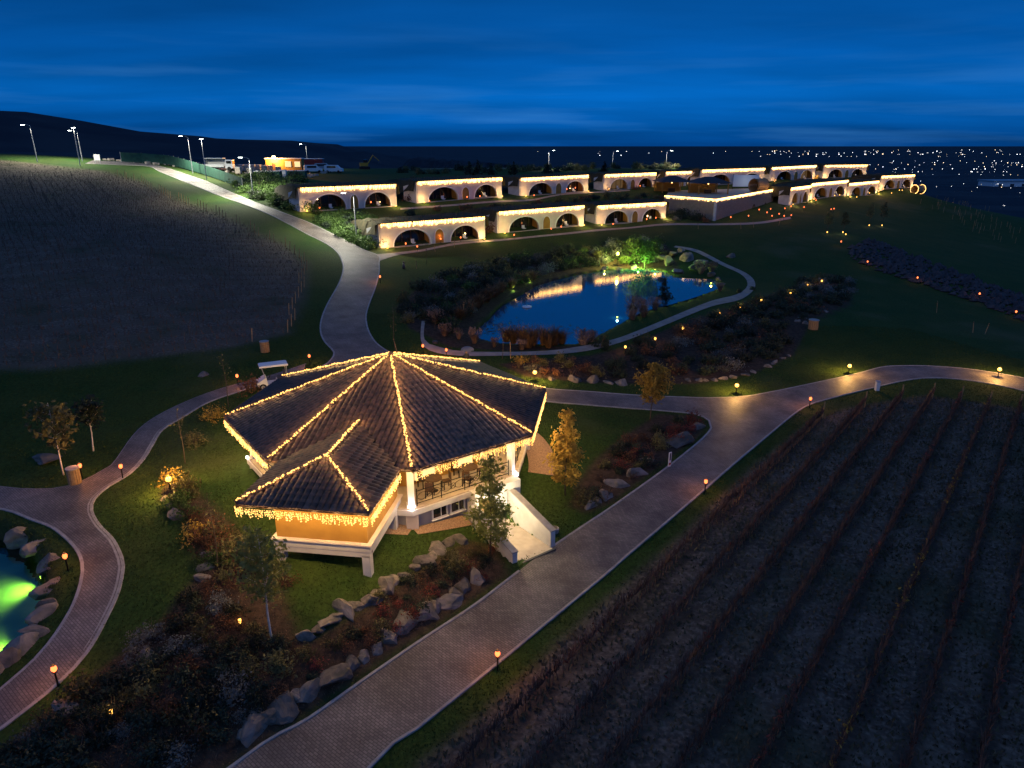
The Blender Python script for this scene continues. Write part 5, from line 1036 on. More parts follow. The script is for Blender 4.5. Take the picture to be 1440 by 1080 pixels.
# ------------------------------------------------------------------ garden lamps
def torch(x, y, label, group, kind='red', watts=14, hgt=.85, z=None):
    z = h1(x, y) if z is None else z; t = thing('garden_lamp', label, 'lamp', (x, y, z), 0, group)
    MB().tube([(0, 0, -.05), (0, 0, hgt-.2)], .035, 6).build('post', M['iron'], t); MB().lathe([(.07, hgt-.22), (.10, hgt-.19), (.10, hgt-.17)], n=8).build('cup', M['iron'], t)
    gr = .6 if watts < 10 else (1.0 if watts < 150 else 1.6); MB().lathe([(.05*gr, hgt-.17), (.10*gr, hgt-.10), (.105*gr, hgt), (.06*gr, hgt+.10)], n=8).build('globe', M['torch_red' if kind == 'red' else 'torch_gold'], t, True); MB().lathe([(.085, hgt+.10), (.02, hgt+.16)], n=8).build('cap', M['iron'], t)
    lamp('lamp_light', (0, 0, hgt+.32), watts, (1, .34, .10) if kind == 'red' else ((1, .52, .13) if kind == 'gold' else (1, .85, .65)), t, .12)
for p, l in zip([(-23.1,37.77),(-25.67,38.02),(-20.83,28.46),(-17.07,21.41),(-0.58,23.25),(11.6,37.99),(23.76,52.65),(-5.98,61.65),(-8.24,62.71),(-17.68,58.88),(-21.96,53.42),(-16.51,87.7)], ['red lamp on the inner edge of the curved path', 'red lamp beside the wooden bin', 'red lamp among the boulders of the pool rim', 'red lamp on the curved path below the pool', 'red lamp on the vineyard edge opposite the boulder rows', 'red lamp on the vineyard kerb right of the pavilion', 'red lamp on the kerb at the road junction', 'red lamp on the lake path behind the roof', 'red lamp on the grass by the start of the lake path', 'red lamp on the lawn behind the golf cart', 'red lamp beside the golf cart path', 'orange lamp at the kerb of the hill road']):
    torch(p[0], p[1], l, 'red path lamps', 'red', 60)
for p, l, w in zip([(18.84,55.77),(30.62,60.96),(43.36,59.67),(1.91,55.98),(-19.22,35.58)], ['bright golden lamp on the lawn edge above the road junction', 'bright golden lamp where the right road bends', 'bright golden lamp at the outer end of the right road', 'bright golden lamp among shrubs behind the pavilion roof', 'bright golden lamp by the two small boulders left of the pavilion'], (500, 650, 650, 600, 650)):
    torch(p[0], p[1], l, 'bright golden path lamps', 'gold', w, .8)
for p in [(-26.15,123.71),(-24.35,125.13),(-31.37,117.9),(-14.98,131.47),(-8.61,139.45),(-6.28,142.34),(4.68,154.02),(12.58,167.23),(14.85,170.91),(32.25,183.74)]: torch(p[0], p[1], 'small red lamp before the upper row of guest houses', 'red lamps before the upper houses', 'red', 14)
for p in [(-11.28,112.85),(-8.26,114.9),(-16.16,108.28),(-14.34,107.53),(0.36,120.52),(8.88,129.51),(6.96,127.24),(19.23,136.5),(26.78,143.11),(28.87,144.44)]: torch(p[0], p[1], 'small red lamp before the lower row of guest houses', 'red lamps before the lower houses', 'red', 14)
for p in [(44.46,146.37),(48.98,149.21),(54.4,159.0),(57.82,161.59),(55.05,155.75),(54.57,151.2),(57.47,155.14),(57.63,152.58),(59.93,154.66),(65.48,169.68),(69.12,171.19),(62.28,165.04),(77.95,187.01),(77.23,184.26),(76.74,173.79),(78.19,175.55)]: torch(p[0], p[1], 'small red lamp in the courtyard under the terrace wall', 'red lamps of the courtyard', 'red', 22, 1.0)
for p in [(87.24,196.62),(89.94,199.68),(93.04,199.87),(96.19,202.77),(107.49,218.89),(112.23,222.91),(115.91,222.31),(119.72,225.25),(120.68,225.4)]: torch(p[0], p[1], 'small warm lamp before the far end of the lower houses', 'warm lamps at the far lower houses', 'gold', 16, 1.0)
for p in [(61.37,139.25),(65.35,141.26),(64.9,138.97),(79.9,160.5),(84.7,164.24)]: torch(p[0], p[1], 'tiny white ground light at the foot of a slim young tree', 'ground lights under the slim trees', 'white', 14, .4)
for p in [(59.03,127.73),(56.79,112.71),(60.21,104.02),(64.9,96.51),(63.46,86.81)]: torch(p[0], p[1], 'red lamp along the lower edge of the rubble strip', 'red lamps along the rubble', 'red', 14)
for p in [(43.93,99.21),(35.47,88.58),(40.56,95.82),(26.82,81.32),(23.53,78.19),(14.33,68.14),(10.87,65.05),(18.04,72.17),(30.31,84.3)]: torch(p[0], p[1], 'small golden ground light among the shrubs below the lake path', 'ground lights in the lake shrub bed', 'gold', 16, .55)
for p, l in zip([(-11.3,24.49),(-14.22,19.89)], ['tiny golden ground light under the pale-trunked tree', 'tiny golden ground light deep in the front shrubs']): torch(p[0], p[1], l, None, 'gold', 6, .3)
# lamps at the lake head and pond lights
lx, ly = [(17.01,113.83)][0]
lp = thing('lake_lamp', 'bright yellow lamp post at the head of the lake beside the willow', 'lamp', (lx, ly, h1(lx, ly))); MB().tube([(0, 0, 0), (0, 0, 1.7)], .05, 6).build('post', M['iron'], lp); MB().lathe([(.1, 1.7), (.24, 1.85), (.24, 2.05), (.1, 2.2)], n=10).build('globe', M['lamp_yellow'], lp, True); lamp('lamp_light', (0, -.1, 2.55), 3200, (.95, .9, .18), lp, .2)
for (x, y), l, c, w in zip([(19.93,111.37),(22.27,109.49)], ['green spotlight in the grass under the willow', 'green-yellow spotlight on the lake rocks right of the willow'], [(.35, 1, .12), (.7, 1, .2)], (2400, 500)):
    s_ = thing('spotlight', l, 'spotlight', (x, y, h1(x, y)+.1)); MB().lathe([(.12, 0), (.14, .22)], n=8).build('housing', M['iron'], s_); MB().lathe([(.11, .222), (.11, .235)], n=8).build('lens', M['lamp_yellow'], s_); lamp('spot_light', (0, -.2, .5), w, c, s_, .1)
for (x, y), l, c, w in zip([(0.19,92.22),(2.5,98.22),(11.95,78.08),(14.31,108.74),(28.14,98.76)], ['green pond light by the left reeds of the lake', 'green pond light on the far left shore of the lake', 'pale blue pond light at the rocky spit of the lake', 'yellow pond light below the lake lamp', 'yellow pond light at the cascade of the lake'], [(.5, 1, .15), (.5, 1, .15), (.5, .95, 1), (1, .9, .2), (1, .85, .15)], (30, 30, 30, 40, 60)):
    s_ = thing('pond_light', l, 'pond light', (x, y, ZL), 0, 'lights at the waterline of the lake'); MB().lathe([(.16, -.05), (.18, .05), (.1, .1)], n=8).build('housing', M['iron'], s_); MB().lathe([(.09, .1), (.09, .125)], n=8).build('lens', M['lamp_yellow'], s_); lamp('pond_glow', (0, 0, .35), w, c, s_, .1)
# pool lights under water, shining across the green basin
for (x, y), tgt, l, w in zip([(-27.45,33.27),(-23.04,29.56),(-21.05,24.77)], [(-28.43,31.11),(-25.22,28.16),(-23.35,24.29)], ['underwater lamp at the back wall of the pool', 'underwater lamp at the right wall of the pool', 'underwater lamp at the front wall of the pool'], (600, 1000, 1000)):
    s_ = thing('pool_light', l, 'pool light', (x, y, ZP-.3)); d = Vector((tgt[0]-x, tgt[1]-y, -.10)).normalized(); MB().tube([d*-.12, d*.02], .10, 8).build('housing', M['galv'], s_); MB().tube([d*.021, d*.035], .08, 8).build('lens', M['lamp_yellow'], s_)
    lamp('pool_glow', d*.15, w, (.78, 1, .05), s_, .12, 'SPOT', 125, d.to_track_quat('-Z', 'Y').to_euler())
# ------------------------------------------------------------------ street lamps
def street_lamp(p, side_, label, watts, col=(1, .97, .78), group='tall street lamps', mname='lamp_white', aim=158):
    x, y, zt = p; zb = h1(x, y); hh = zt-zb; t = thing('street_lamp', label, 'street lamp', (x, y, zb-.1), 0, group)
    MB().tube([(0, 0, 0), (0, 0, hh*.5), (0, 0, hh)], [.10, .08, .05], 8).build('pole', M['galv'], t)
    if side_: MB().tube([(0, 0, hh-.05), (side_*.5, 0, hh+.18), (side_*1.3, 0, hh+.22)], [.04, .035, .03], 6).build('arm', M['galv'], t)
    hx = side_*1.5; MB().box((hx, 0, hh+.24), (.75, .32, .10)).build('head', M['galv'], t); MB().box((hx, 0, hh+.155), (.62, .26, .06)).build('lens', M[mname], t)
    lamp('street_light', (hx, 0, hh+.05), watts, col, t, .16, 'SPOT', aim, (0, 0, 0))
SLP = [(-96.44,150.0,23.63),(-89.05,152.0,23.14),(-93.09,160.0,22.73),(-68.66,158.0,21.56),(-62.55,150.0,20.95),(-45.55,128.0,17.78),(-59.62,215.0,20.0),(11.72,235.0,18.08),(35.69,262.0,17.62),(50.17,240.0,18.03),(-23.75,109.0,13.04)]
for p, sd, l, w in zip(SLP, (-1, 0, -1, -1, 0, -1, -1, 1, 1, 1, -1), ['lone street lamp at the top of the vineyard hill', 'left street lamp of the close pair on the vineyard crest', 'right street lamp of the close pair on the vineyard crest', 'street lamp behind the green fence with long arm', 'street lamp beside the hill road crest', 'street lamp between the pallets and the hedge', 'street lamp behind the red container', 'street lamp behind the third upper guest house', 'street lamp far behind the fourth upper guest house', 'street lamp behind the gazebos', 'street lamp among shrubs beside the first upper guest house'], (6500, 7000, 7000, 16000, 19000, 17000, 5000, 8000, 6000, 8000, 7500)): street_lamp(p, sd, l, w)
# ------------------------------------------------------------------ vineyards
def vine_row(p0, p1, label, group, step, post_step, hgt, canes, red=None, cw=.016, name='vine_row'):
    a = Vector(p0); b = Vector(p1); L_ = (b-a).length; d = (b-a)/L_; z0 = h1(*p0); t = thing(name, label, 'vine row', (a.x, a.y, z0), 0, group)
    npt = max(2, int(L_/post_step)+1); ss = [min(L_, i*post_step) for i in range(npt)]
    zz = h(np.array([a.x+d.x*s for s in ss]), np.array([a.y+d.y*s for s in ss]))
    for i, s in enumerate(ss):
        lean = .12 if i == 0 else random.uniform(-.04, .04); hp = hgt*(1.12 if i == 0 else 1.0); MB().tube([(d.x*s, d.y*s, zz[i]-z0-.1), (d.x*(s-lean), d.y*(s-lean), zz[i]-z0+hp)], .05 if i == 0 else .03, 5).build('post', M['light_wood'] if i == 0 else M['bark'], t)
    wm = MB()
    for f in (.5, .9): wm.tube([(d.x*s, d.y*s, zz[i]-z0+hgt*f) for i, s in enumerate(ss)], .003, 3, False)
    wm.build('wires', M['iron'], t)
    n = int(L_/step); s_ = (np.arange(n)+.5)*step; hz = h(a.x+d.x*s_, a.y+d.y*s_)-z0; vm = MB(); lv = []
    for i in range(n):
        b0 = Vector((d.x*s_[i], d.y*s_[i], hz[i])); top = b0+Vector((random.uniform(-.08, .08), random.uniform(-.08, .08), hgt*.45)); w = cw*1.6
        vm.add([b0+Vector((w, 0, -.05)), b0+Vector((-w*.5, w, -.05)), b0+Vector((-w*.5, -w, -.05)), top], [(0, 1, 3), (1, 2, 3), (2, 0, 3)])
        for _ in range(canes):
            s1 = random.uniform(-.55, .55); q0 = top+Vector((d.x*s1*.5, d.y*s1*.5, random.uniform(-.1, .1))); q1 = q0+Vector((d.x*s1*.6+random.uniform(-.18, .18), d.y*s1*.6+random.uniform(-.18, .18), hgt*random.uniform(.15, .6))); t_ = Vector((random.uniform(-1, 1), random.uniform(-1, 1), .3)).normalized()*cw
            vm.add([q0-t_, q0+t_, q1], [(0, 1, 2)])
            if red and random.random() < red(b0.x+a.x, b0.y+a.y): lv.append(q0.lerp(q1, random.random()))
    vm.build('vines', M['vine'], t, False, 'stuff')
    if len(lv) > 3: C = np.array([list(q) for q in lv]); lo = link('leaves', leaf_mesh('leaves', leaf_arrays(C, unit(len(C)), .10), M['leaf_red'] if random.random() < .8 else M['leaf_gold']), None, t, 'stuff')
RD = Vector((-.622, -.783)); starts = [(22.75,50.25),(25.74,50.23),(29.17,51.66),(32.2,52.2),(35.67,53.69),(38.36,54.59),(39.96,53.9),(40.38,51.1)]
base = Vector((34.8, 53.1)); nrm = Vector((.783, -.622))
def redfn(x, y): return .22*max(0, math.sin(x*.35+1.0)*math.sin(y*.21+x*.11))+.02
offs = sorted(((Vector(s)-base).dot(nrm), s) for s in starts)
o0 = offs[0][0]; k = 0
for i in range(-3, 13):
    off = -6.9+i*1.95; pts = [base+nrm*off+RD*s for s in np.arange(-8, 62, .5)]; ins = [p for p in pts if inpoly(np.array([p.x]), np.array([p.y]), VINE_R)[0] and p.y > 9]
    if len(ins) < 8: continue
    pd = [p for p in ins]; a = pd[0]+RD*.4; b = pd[-1]
    if i < 0: a = a+RD*1.0
    k += 1
    vine_row(a, b, 'leafless brown vine row with wooden end post, '+ordinal(k)+' from the paved road', 'vine rows beside the road', .36, 4.5, 1.2, 20, redfn, .028)
k = 0
LD = Vector((.81, .586)); LN = Vector((-.586, .81)); c0 = Vector((-30, 70))
for i in range(-7, 52):
    off = -8.0+(i+4)*1.75; pts = [c0+LN*off+LD*s for s in np.arange(40, -130, -1.0)]; ins = [p for p in pts if inpoly(np.array([p.x]), np.array([p.y]), VINE_L)[0] and p.x > -.86*p.y-6 ]
    if len(ins) < 6: continue
    k += 1
    vine_row(ins[0], ins[-1], 'leafless hillside vine row, '+ordinal(k)+' uphill from the lawn', 'vine rows on the hillside', .9, 9.0, 1.15, 4, None, .03)
# ------------------------------------------------------------------ golf cart
def golf_cart(x, y, rz):
    t = thing('golf_cart', 'white golf cart parked on the narrow path behind the pavilion', 'golf cart', (x, y, h1(x, y)+.05), rz); Wd = .58
    mb = MB(); prof = [(-1.25, .32), (-1.28, .62), (-1.0, .78), (-.62, .98), (-.55, .95), (-.5, .42), (.2, .42), (.25, .62), (1.15, .66), (1.2, .36)]
    n = len(prof); mb.add([(px, -Wd, pz) for px, pz in prof]+[(px, Wd, pz) for px, pz in prof], [tuple(range(n)), tuple(range(2*n-1, n-1, -1))]+[((i+1) % n, i, n+i, n+(i+1) % n) for i in range(n)]); mb.build('body', M['white_paint'], t)
    st = MB().box((.55, 0, .74), (.52, 1.08, .14)).build('seat', M['cushion'], t); MB().box((.86, 0, 1.02), (.1, 1.06, .44)).build('backrest', M['cushion'], t)
    MB().prism([(-1.0, -.62), (1.15, -.62), (1.15, .62), (-1.0, .62)], 1.84, 1.92).build('roof', M['white_paint'], t); MB().prism([(-.94, -.56), (1.09, -.56), (1.09, .56), (-.94, .56)], 1.923, 1.965).build('roof_panel', M['white_paint'], t)
    for sy in (-1, 1):
        MB().tube([(-.62, sy*.52, .95), (-.85, sy*.54, 1.85)], .03, 6).build('roof_post', M['galv'], t); MB().tube([(1.0, sy*.52, .62), (1.02, sy*.54, 1.85)], .03, 6).build('roof_post', M['galv'], t)
        MB().lathe([(.08, 0), (.08, .04)], n=10).build('headlight', M['canvas'], t).matrix_local = Matrix.Translation((-1.27, sy*.38, .6)) @ Matrix.Rotation(-PI/2, 4, 'Y')
    MB().add([(-.63, -.5, .97), (-.63, .5, .97), (-.84, .52, 1.8), (-.84, -.52, 1.8)], [(0, 1, 2, 3)]).build('windscreen', M['glass'], t)
    MB().tube([(-.5, -.25, .8), (-.28, -.25, 1.02)], .02, 5).build('steering_column', M['iron'], t); MB().tube([(-.28+.05*math.cos(a), -.25+.17*math.sin(a), 1.02+.13*math.cos(a)) for a in np.linspace(0, 2*PI, 13)], .018, 5).build('steering_wheel', M['iron'], t)
    for px in (-.88, .78):
        for sy in (-1, 1):
            w = MB().lathe([(.12, -.1), (.25, -.1), (.27, -.06), (.27, .06), (.25, .1), (.12, .1)], n=18).build('wheel', M['rubber'], t); w.matrix_local = Matrix.Translation((px, sy*.52, .27)) @ Matrix.Rotation(PI/2, 4, 'X'); MB().lathe([(.15, -.105), (.13, -.11), (.13, .11), (.15, .105)], n=12).build('rim', M['galv'], w)
gc = [(-18.98,53.17)][0]; golf_cart(gc[0], gc[1], .42)
# ------------------------------------------------------------------ person with an umbrella on the far side of the roof
def person(x, y, z):
    t = thing('person', 'person in dark clothes standing under a pale umbrella beyond the pavilion roof', 'person', (x, y, z), .4)
    V_ = [(0, 0, .98), (0, 0, 1.22), (0, -.01, 1.42), (0, -.01, 1.53), (0, -.02, 1.68), (-.1, 0, .92), (-.12, .03, .50), (-.12, -.02, .08), (-.13, -.16, .04), (.1, 0, .92), (.12, -.04, .50), (.12, .04, .08), (.13, -.10, .04), (-.19, 0, 1.40), (-.25, .02, 1.12), (-.24, -.08, .88), (.19, 0, 1.40), (.26, -.10, 1.14), (.18, -.28, 1.24)]
    E_ = [(0, 1), (1, 2), (2, 3), (3, 4), (0, 5), (5, 6), (6, 7), (7, 8), (0, 9), (9, 10), (10, 11), (11, 12), (2, 13), (13, 14), (14, 15), (2, 16), (16, 17), (17, 18)]
    Rr = [.16, .15, .15, .065, .10, .11, .075, .05, .04, .11, .075, .05, .04, .08, .055, .04, .08, .055, .04]
    me = bpy.data.meshes.new('body'); me.from_pydata(V_, E_, []); o = link('body', me, M['steel_dark'], t); sk = o.modifiers.new('skin', 'SKIN'); o.modifiers.new('sub', 'SUBSURF').render_levels = 1
    if not me.skin_vertices: me.skin_vertices.new()
    for i, r in enumerate(Rr): me.skin_vertices[0].data[i].radius = (r, r)
    me.skin_vertices[0].data[0].use_root = True
    MB().lathe([(.02, -.13), (.09, -.08), (.105, .0), (.085, .09), (.02, .13)], (0, -.02, 1.68), 12).build('head', mat('skin', (.45, .28, .2), rough=.6), t, True); MB().lathe([(.108, .0), (.112, .06), (.08, .13), (.01, .15)], (0, 0, 1.68), 12).build('hair', M['iron'], t, True)
    u = thing('umbrella', 'pale open umbrella held by the person beyond the roof', 'umbrella', (x, y, z), .4); MB().tube([(.17, -.28, 1.12), (.06, -.18, 2.16)], .014, 6).build('shaft', M['iron'], u)
    mb = MB(); vs = [(.06, -.18, 2.2)]; nn = 16
    for ring, (r, zz) in enumerate(((.3, 2.15), (.52, 2.02), (.62, 1.88))): vs += [(.06+r*(1-.06*(k % 2 == 1)*ring)*math.cos(2*PI*k/nn), -.18+r*(1-.06*(k % 2 == 1)*ring)*math.sin(2*PI*k/nn), zz+.03*(k % 2)*ring) for k in range(nn)]
    fs = [(0, 1+k, 1+(k+1) % nn) for k in range(nn)]+[(1+r*nn+k, 1+(r+1)*nn+k, 1+(r+1)*nn+(k+1) % nn, 1+r*nn+(k+1) % nn) for r in range(2) for k in range(nn)]; mb.add(vs, fs); mb.build('canopy', M['umbrella'], u, True)
pp = [(-3.96,58.31)][0]; person(pp[0], pp[1], h1(*pp))
# ------------------------------------------------------------------ bins, posts, ornaments
def bin_(p, r, hgt, label):
    t = thing('litter_bin', label, 'bin', (*p, h1(*p)+.02)); n = 16
    for k in range(n):
        a = 2*PI*k/n; MB().box((r*math.cos(a), r*math.sin(a), hgt/2), (.03, 2*PI*r/n*.86, hgt), a).build('slat', M['light_wood'], t)
    MB().lathe([(r*.92, .02), (r*.92, hgt*.92)], n=16).build('liner', M['steel_dark'], t); MB().lathe([(r*.7, hgt-.01), (r*1.12, hgt+.01), (r*1.12, hgt+.06), (r*.7, hgt+.06)], n=16).build('rim', M['kerb'], t)
b_ = [(-25.68,37.31),(-22.41,61.46),(32.85,74.71)]
bin_(b_[0], .33, .95, 'slatted wooden litter bin with pale rim beside the red lamp'); bin_(b_[1], .38, .95, 'slatted wooden litter bin at the foot of the hillside vineyard'); bin_(b_[2], .5, 1.0, 'slatted wooden litter bin on the slope beyond the dark shrub bed')
q = [(31.13,56.7)][0]; t = thing('power_pillar', 'small white service pillar on the kerb of the right road', 'pillar', (*q, h1(*q))); MB().box((0, 0, .4), (.3, .3, .8)).build('cabinet', M['white_paint'], t); MB().box((0, 0, .82), (.36, .36, .05)).build('cap', M['galv'], t)
q = [(-14.76,96.08)][0]; t = thing('garden_ornament', 'small dark garden figure on the lawn below the first lower house', 'ornament', (*q, h1(*q)), .3); MB().lathe([(.2, 0), (.22, .3), (.14, .6), (.08, .75)], n=10).build('figure', M['steel_dark'], t, True); MB().lathe([(.03, .72), (.13, .82), (.12, .95), (.02, 1.05)], n=10).build('head', M['steel_dark'], t, True); MB().tube([(.1, 0, .9), (.28, 0, .85)], [.04, .01], 5).build('beak', M['steel_dark'], t)
q = [(10.14,41.26)][0]; t = thing('marker_sign', 'narrow white and red sign between boulders in the right bed', 'sign', (*q, h1(*q)), .6); MB().box((0, 0, .55), (.22, .05, 1.0)).build('panel', M['white_paint'], t); MB().box((0, -.03, .25), (.18, .02, .14)).build('stripe', M['red_paint'], t); MB().box((0, -.03, .75), (.10, .02, .5)).build('emblem', M['steel_dark'], t)
for q, l in zip([(-7.42,65.67),(2.27,33.49)], ['dark wire plant cage by the start of the lake path', 'round pale lamp drum on the lawn by the approach wall']):
    t = thing('ground_drum', l, 'drum', (*q, h1(*q))); MB().lathe([(.26, 0), (.28, .22), (.2, .26)], n=14).build('shell', M['kerb'] if 'pale' in l else M['steel_dark'], t); MB().lathe([(.19, .262), (.19, .28)], n=14).build('lid', M['steel_dark'], t)
# ------------------------------------------------------------------ construction yard behind the hill road
def place(name, label, cat, p, rz=0, group=None): return thing(name, label, cat, (*p, h1(*p)), rz, group)
Y = [(-68.23,172.04),(-62.93,186.96),(-58.53,190.24),(-59.06,206.41),(-51.99,202.83),(-47.01,194.21),(-51.67,190.61),(-44.66,223.21)]
def windows(t, n, x0, dx, y, z, w, hh, m):
    for i in range(n): f = MB().box((x0+dx*i, y, z), (w, .06, hh)).build('window', M['white_paint'], t); MB().box((x0+dx*i, y-.035, z), (w-.14, .03, hh-.14)).build('pane', m, f)
t = place('site_cabin', 'floodlit site cabin with white window behind the pallets', 'cabin', Y[2], .05); MB().box((0, 0, 1.6), (9, 3.2, 3.0)).build('wall', M['tan_plaster'], t); MB().box((0, 0, 3.2), (9.4, 3.6, .2)).build('roof', M['canvas'], t); windows(t, 2, 1.2, 2.3, -1.62, 1.8, 1.5, 1.4, M['window_lit']); MB().box((-2.5, -1.63, 1.1), (1.0, .06, 2.0)).build('door', M['wood'], t)
lamp('flood_light', (-2.2, -2.6, 3.4), 6000, (1, .50, .18), t, .2); MB().box((-2.2, -1.9, 3.55), (.7, .3, .45)).build('flood_lamp', M['lamp_warm'], t)
t = place('shipping_container', 'dark red steel container right of the site cabin', 'container', (Y[3][0]+2.5, Y[3][1]+1), .03); MB().box((0, 0, 1.5), (7, 2.5, 2.7)).build('shell', M['red_paint'], t)
for i in range(14): MB().box((-3.25+i*.5, -1.27, 1.5), (.2, .06, 2.5)).build('rib', M['red_paint'], t)
MB().box((0, 0, 2.9), (7.1, 2.6, .12)).build('roof', M['canvas'], t)
def truck(p, rz, label, L_=6.5, hh=2.9, body='white_paint', name='truck', cat='truck'):
    t = place(name, label, cat, p, rz, None); MB().box((-L_*.12, 0, .75), (L_*.74, 2.0, .3)).build('chassis', M['steel_dark'], t); MB().box((L_*.36, 0, 1.5), (L_*.26, 2.1, 1.9), 0, .9).build('cab', M['white_paint'], t); MB().box((L_*.36, -1.0, 1.9), (L_*.17, .08, .6)).build('side_window', M['glass'], t); MB().box((L_*.485, 0, 1.85), (.08, 1.7, .7)).build('windscreen', M['glass'], t)
    c = MB(); c.box((-L_*.15, 0, hh-.12), (L_*.66, 2.2, .14)); c.box((-L_*.15, 1.05, 1.9), (L_*.66, .1, hh-1.2)); c.box((-L_*.47, 0, 1.9), (.1, 2.1, hh-1.2)); c.box((-L_*.15, -1.05, 1.15), (L_*.66, .1, .6)); c.build('cargo_box', M[body], t)
    for px in (-L_*.34, -L_*.2, L_*.36):
        for sy in (-1, 1): w = MB().lathe([(.2, -.15), (.45, -.15), (.45, .15), (.2, .15)], n=14).build('wheel', M['rubber'], t); w.matrix_local = Matrix.Translation((px, sy*.95, .45)) @ Matrix.Rotation(PI/2, 4, 'X')
truck(Y[0], .1, 'white box truck parked by the green fence')
def van(p, rz, label, body):
    t = place('parked_van', label, 'van', p, rz, 'vehicles in the construction yard'); prof = [(-2.3, .4), (-2.35, 1.7), (-2.1, 1.95), (.9, 1.95), (1.6, 1.25), (2.3, 1.05), (2.35, .4)]; n = len(prof); MB().add([(a, -.9, b) for a, b in prof]+[(a, .9, b) for a, b in prof], [tuple(range(n)), tuple(range(2*n-1, n-1, -1))]+[((i+1) % n, i, n+i, n+(i+1) % n) for i in range(n)]).build('body', M[body], t)
    MB().box((-.4, -.91, 1.5), (2.4, .04, .5)).build('side_window', M['glass'], t)
    for px in (-1.5, 1.5):
        for sy in (-1, 1): w = MB().lathe([(.15, -.1), (.34, -.1), (.34, .1), (.15, .1)], n=12).build('wheel', M['rubber'], t); w.matrix_local = Matrix.Translation((px, sy*.85, .34)) @ Matrix.Rotation(PI/2, 4, 'X')
van(Y[4], .2, 'silver van parked right of the red container', 'galv'); van(Y[5], -.1, 'white van parked at the open end of the yard', 'white_paint'); van(Y[6], .5, 'white van parked below the red container', 'white_paint')
for i, p in enumerate([(-65.12,177.11),(-64.42,178.98),(-63.67,180.79),(-62.88,182.56),(-61.24,181.82),(-60.35,183.41),(-62.45,167.86),(-60.38,169.31),(-57.49,180.99)]):
    t = place('pallet_stack', 'shrink-wrapped pallet of pale building blocks under the floodlight', 'pallet', p, random.uniform(-.2, .2), 'pallets of building blocks'); MB().box((0, 0, .08), (1.25, 1.05, .14)).build('pallet', M['wood'], t); MB().box((0, 0, .85), (1.15, 1.0, 1.3)).build('blocks', M['pallet'], t); MB().box((0, 0, 1.56), (1.2, 1.05, .08)).build('cover', M['canvas'], t)
for p, l in zip([(-53.6,161.44),(-50.28,169.28)], ['dark green skip with pale rim behind the hedge', 'dark green skip beside the white cabinet behind the hedge']):
    t = place('skip_container', l, 'skip', p, .02); MB().box((0, 0, .9), (5.5, 2.0, 1.6)).build('tub', M['cloth_green'], t); MB().box((0, 0, 1.74), (5.7, 2.15, .12)).build('rim', M['canvas'], t)
p = [(-51.29,164.58)][0]; t = place('utility_cabinet', 'tall white utility cabinet between the two dark skips', 'cabinet', p, 0); MB().box((0, 0, 1.0), (1.4, .8, 2.0)).build('housing', M['white_paint'], t); MB().box((0, 0, 2.03), (1.5, .9, .08)).build('cap', M['galv'], t)
t = place('excavator', 'small excavator with raised arm on the dark field', 'excavator', Y[7], .3)
for sy in (-1, 1): MB().box((0, sy*.9, .4), (3.0, .5, .75)).build('track', M['rubber'], t)
MB().box((-.2, 0, 1.4), (2.4, 1.8, 1.0)).build('body', M['yellow_paint'], t); MB().box((.3, .4, 2.3), (1.2, 1.0, 1.0)).build('cab', M['glass'], t); MB().tube([(1.0, -.3, 1.6), (2.6, -.3, 4.0), (4.4, -.3, 2.4)], [.22, .2, .14], 6).build('arm', M['yellow_paint'], t); MB().box((4.5, -.3, 2.0), (.7, .8, .7), 0, .7).build('bucket', M['steel_dark'], t)
# pale dust-sheeted materials and rubble of the yard
yr = MB()
for _ in range(220):
    x = random.uniform(-95, -48); y = random.uniform(168, 205); s = random.uniform(.15, .6); yr.box((x, y, h1(x, y)+s*.4), (s*random.uniform(1, 3), s, s), random.random()*3)
tag(yr.build('building_debris', M['pallet'], None, False, 'stuff'), 'scattered timber and block debris across the construction yard', 'debris', None, 'stuff')
# green cloth fence along the crest of the hill road
FP = spline([(-89.02,164.96),(-86.26,168.84),(-82.34,171.42),(-73.84,162.53),(-64.82,153.62),(-57.63,145.16),(-52.45,137.88)], 2.6)
fe = thing('site_fence', 'green cloth site fence on posts along the hill road crest', 'fence', (*FP[0], h1(*FP[0]))); f0 = Vector((*FP[0], h1(*FP[0])))
for i, p in enumerate(FP):
    b = Vector((*p, h1(*p)))-f0; b += Vector((1.2, 1.0, 0)); MB().tube([b, b+Vector((0, 0, 2.2))], .04, 5).build('post', M['galv'], fe)
    if i: 
        d = b-pb; n = Vector((-d.y, d.x, 0)).normalized()*.02; sg = Vector((0, 0, random.uniform(-.12, 0))); MB().add([pb+n+Vector((0, 0, .1)), b+n+Vector((0, 0, .1)), b+n+Vector((0, 0, 2.1)), (pb+b)/2+n*4+sg+Vector((0, 0, 2.1)), pb+n+Vector((0, 0, 2.1))]+[q_-n*2 for q_ in (pb+Vector((0, 0, .1)), b+Vector((0, 0, .1)), b+Vector((0, 0, 2.1)), pb+Vector((0, 0, 2.1)))], [(0, 1, 2, 3, 4), (8, 7, 6, 5)]).build('cloth_panel', M['cloth_green'], fe)
    pb = b
q = [(-88.7,158.0,17.55)][0]; t = thing('sign_board', 'small pale sign board on the vineyard crest left of the green fence', 'sign', (q[0], q[1], h1(q[0], q[1]))); MB().box((0, 0, 1.3), (1.3, .06, 1.2)).build('panel', M['canvas'], t); MB().box((-.5, .05, .6), (.08, .08, 1.9)).build('post', M['galv'], t); MB().box((.5, .05, .6), (.08, .08, 1.9)).build('post', M['galv'], t)
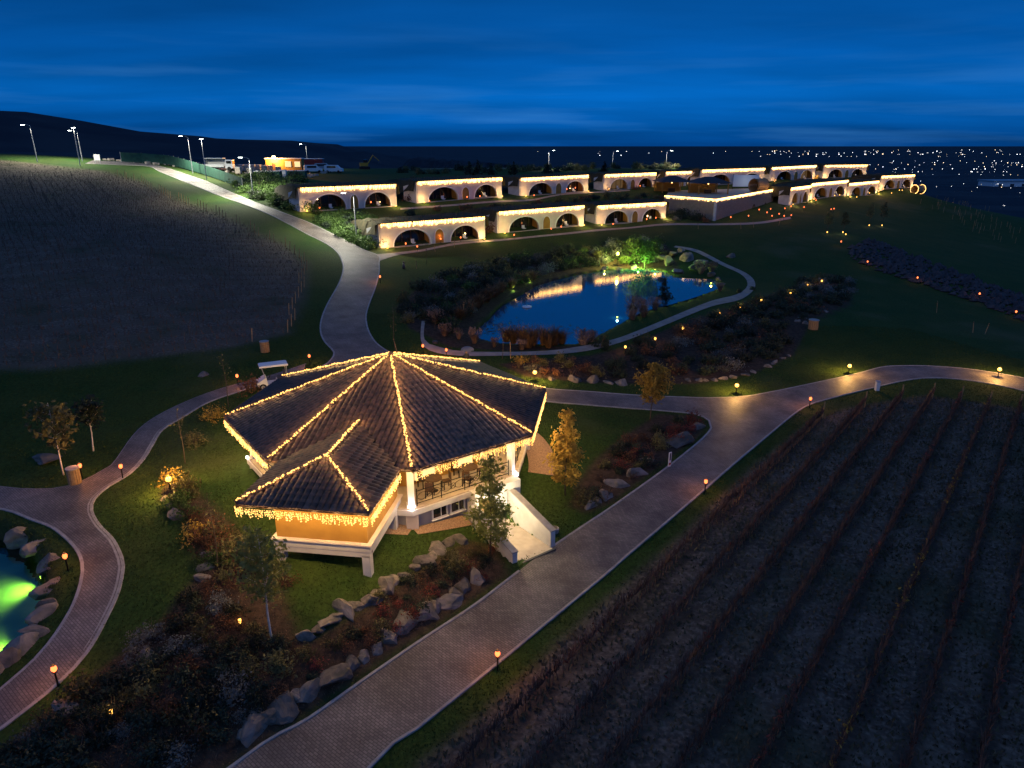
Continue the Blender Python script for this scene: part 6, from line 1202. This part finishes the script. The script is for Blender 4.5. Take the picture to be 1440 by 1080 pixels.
# pale field track behind the upper terrace
tk0 = spline([(-34.58,223.52),(-15.88,234.7),(9.45,244.64),(34.29,253.56),(55.41,249.38)], 4); tk1 = [(a+1, b+5) for a, b in tk0]; drape('track', strip_outline(tk0, tk1), .06, M['path'], 4)
# ------------------------------------------------------------------ the town on the plain
def plain_pt(u, dist): return (u*dist, dist)
tw = MB(); tww = MB(); trng = random.Random(4)
def town(n, az0, az1, d0, d1, smin, smax, rows):
    for i in range(n):
        az = trng.uniform(az0, az1); d = math.exp(trng.uniform(math.log(d0), math.log(d1)))
        if rows: d = d0*(d1/d0)**(round(trng.random()*rows)/rows)*trng.uniform(.985, 1.015)
        x, y = az*d, d; z = h1(x, y); s = trng.uniform(smin, smax)*.74*d/1000*trng.choice((.6, .8, 1, 1, 1.5)); (tww if trng.random() < .3 else tw).octa((x, y, z+s+3+d*.001), s)
town(130, .33, .80, 4600, 9000, .34, .6, 4); town(130, .46, .80, 1900, 3400, .34, .62, 6); town(24, .52, .78, 1150, 1500, .34, .6, 3); town(16, .0, .45, 5000, 9000, .34, .55, 3); town(8, .50, .72, 700, 950, .5, .7, 0); town(6, -.04, .12, 900, 1500, .6, .9, 0)
for mb_, m in ((tw, 'town'), (tww, 'town_warm')): tag(mb_.build('town_lights', M[m], None, False, 'stuff'), 'scattered '+('white' if m == 'town' else 'warm yellow')+' lights of the distant town on the plain', 'town lights', None, 'stuff')
t = thing('warehouse', 'long pale low warehouse on the plain beyond the slope', 'building', (990, 1420, h1(990, 1420)), .1); MB().box((0, 0, 5), (150, 40, 10)).build('wall', M['canvas'], t); MB().prism([(-77, -22), (77, -22), (77, 22), (-77, 22)], 10.05, 12).build('roof', M['galv'], t)
for i in range(6): MB().box((-60+i*24, -20.1, 3), (8, .3, 5)).build('door', M['steel_dark'], t)
# young vine posts on the far right slope
fs_ = MB()
for x, y in [(a+random.uniform(-9, 9), b+random.uniform(-12, 12)) for a, b in [(129.18,208.03),(128.58,200.05),(127.42,191.72),(125.88,183.31),(150.63,239.53)] for _ in range(14)]: z = h1(x, y); fs_.tube([(x, y, z-.1), (x, y, z+random.uniform(1.2, 1.8))], .05, 4)
tag(fs_.build('vine_stakes', M['light_wood'], None, False, 'stuff'), 'thin vine stakes on the far slope beyond the rubble', 'stakes', None, 'stuff')
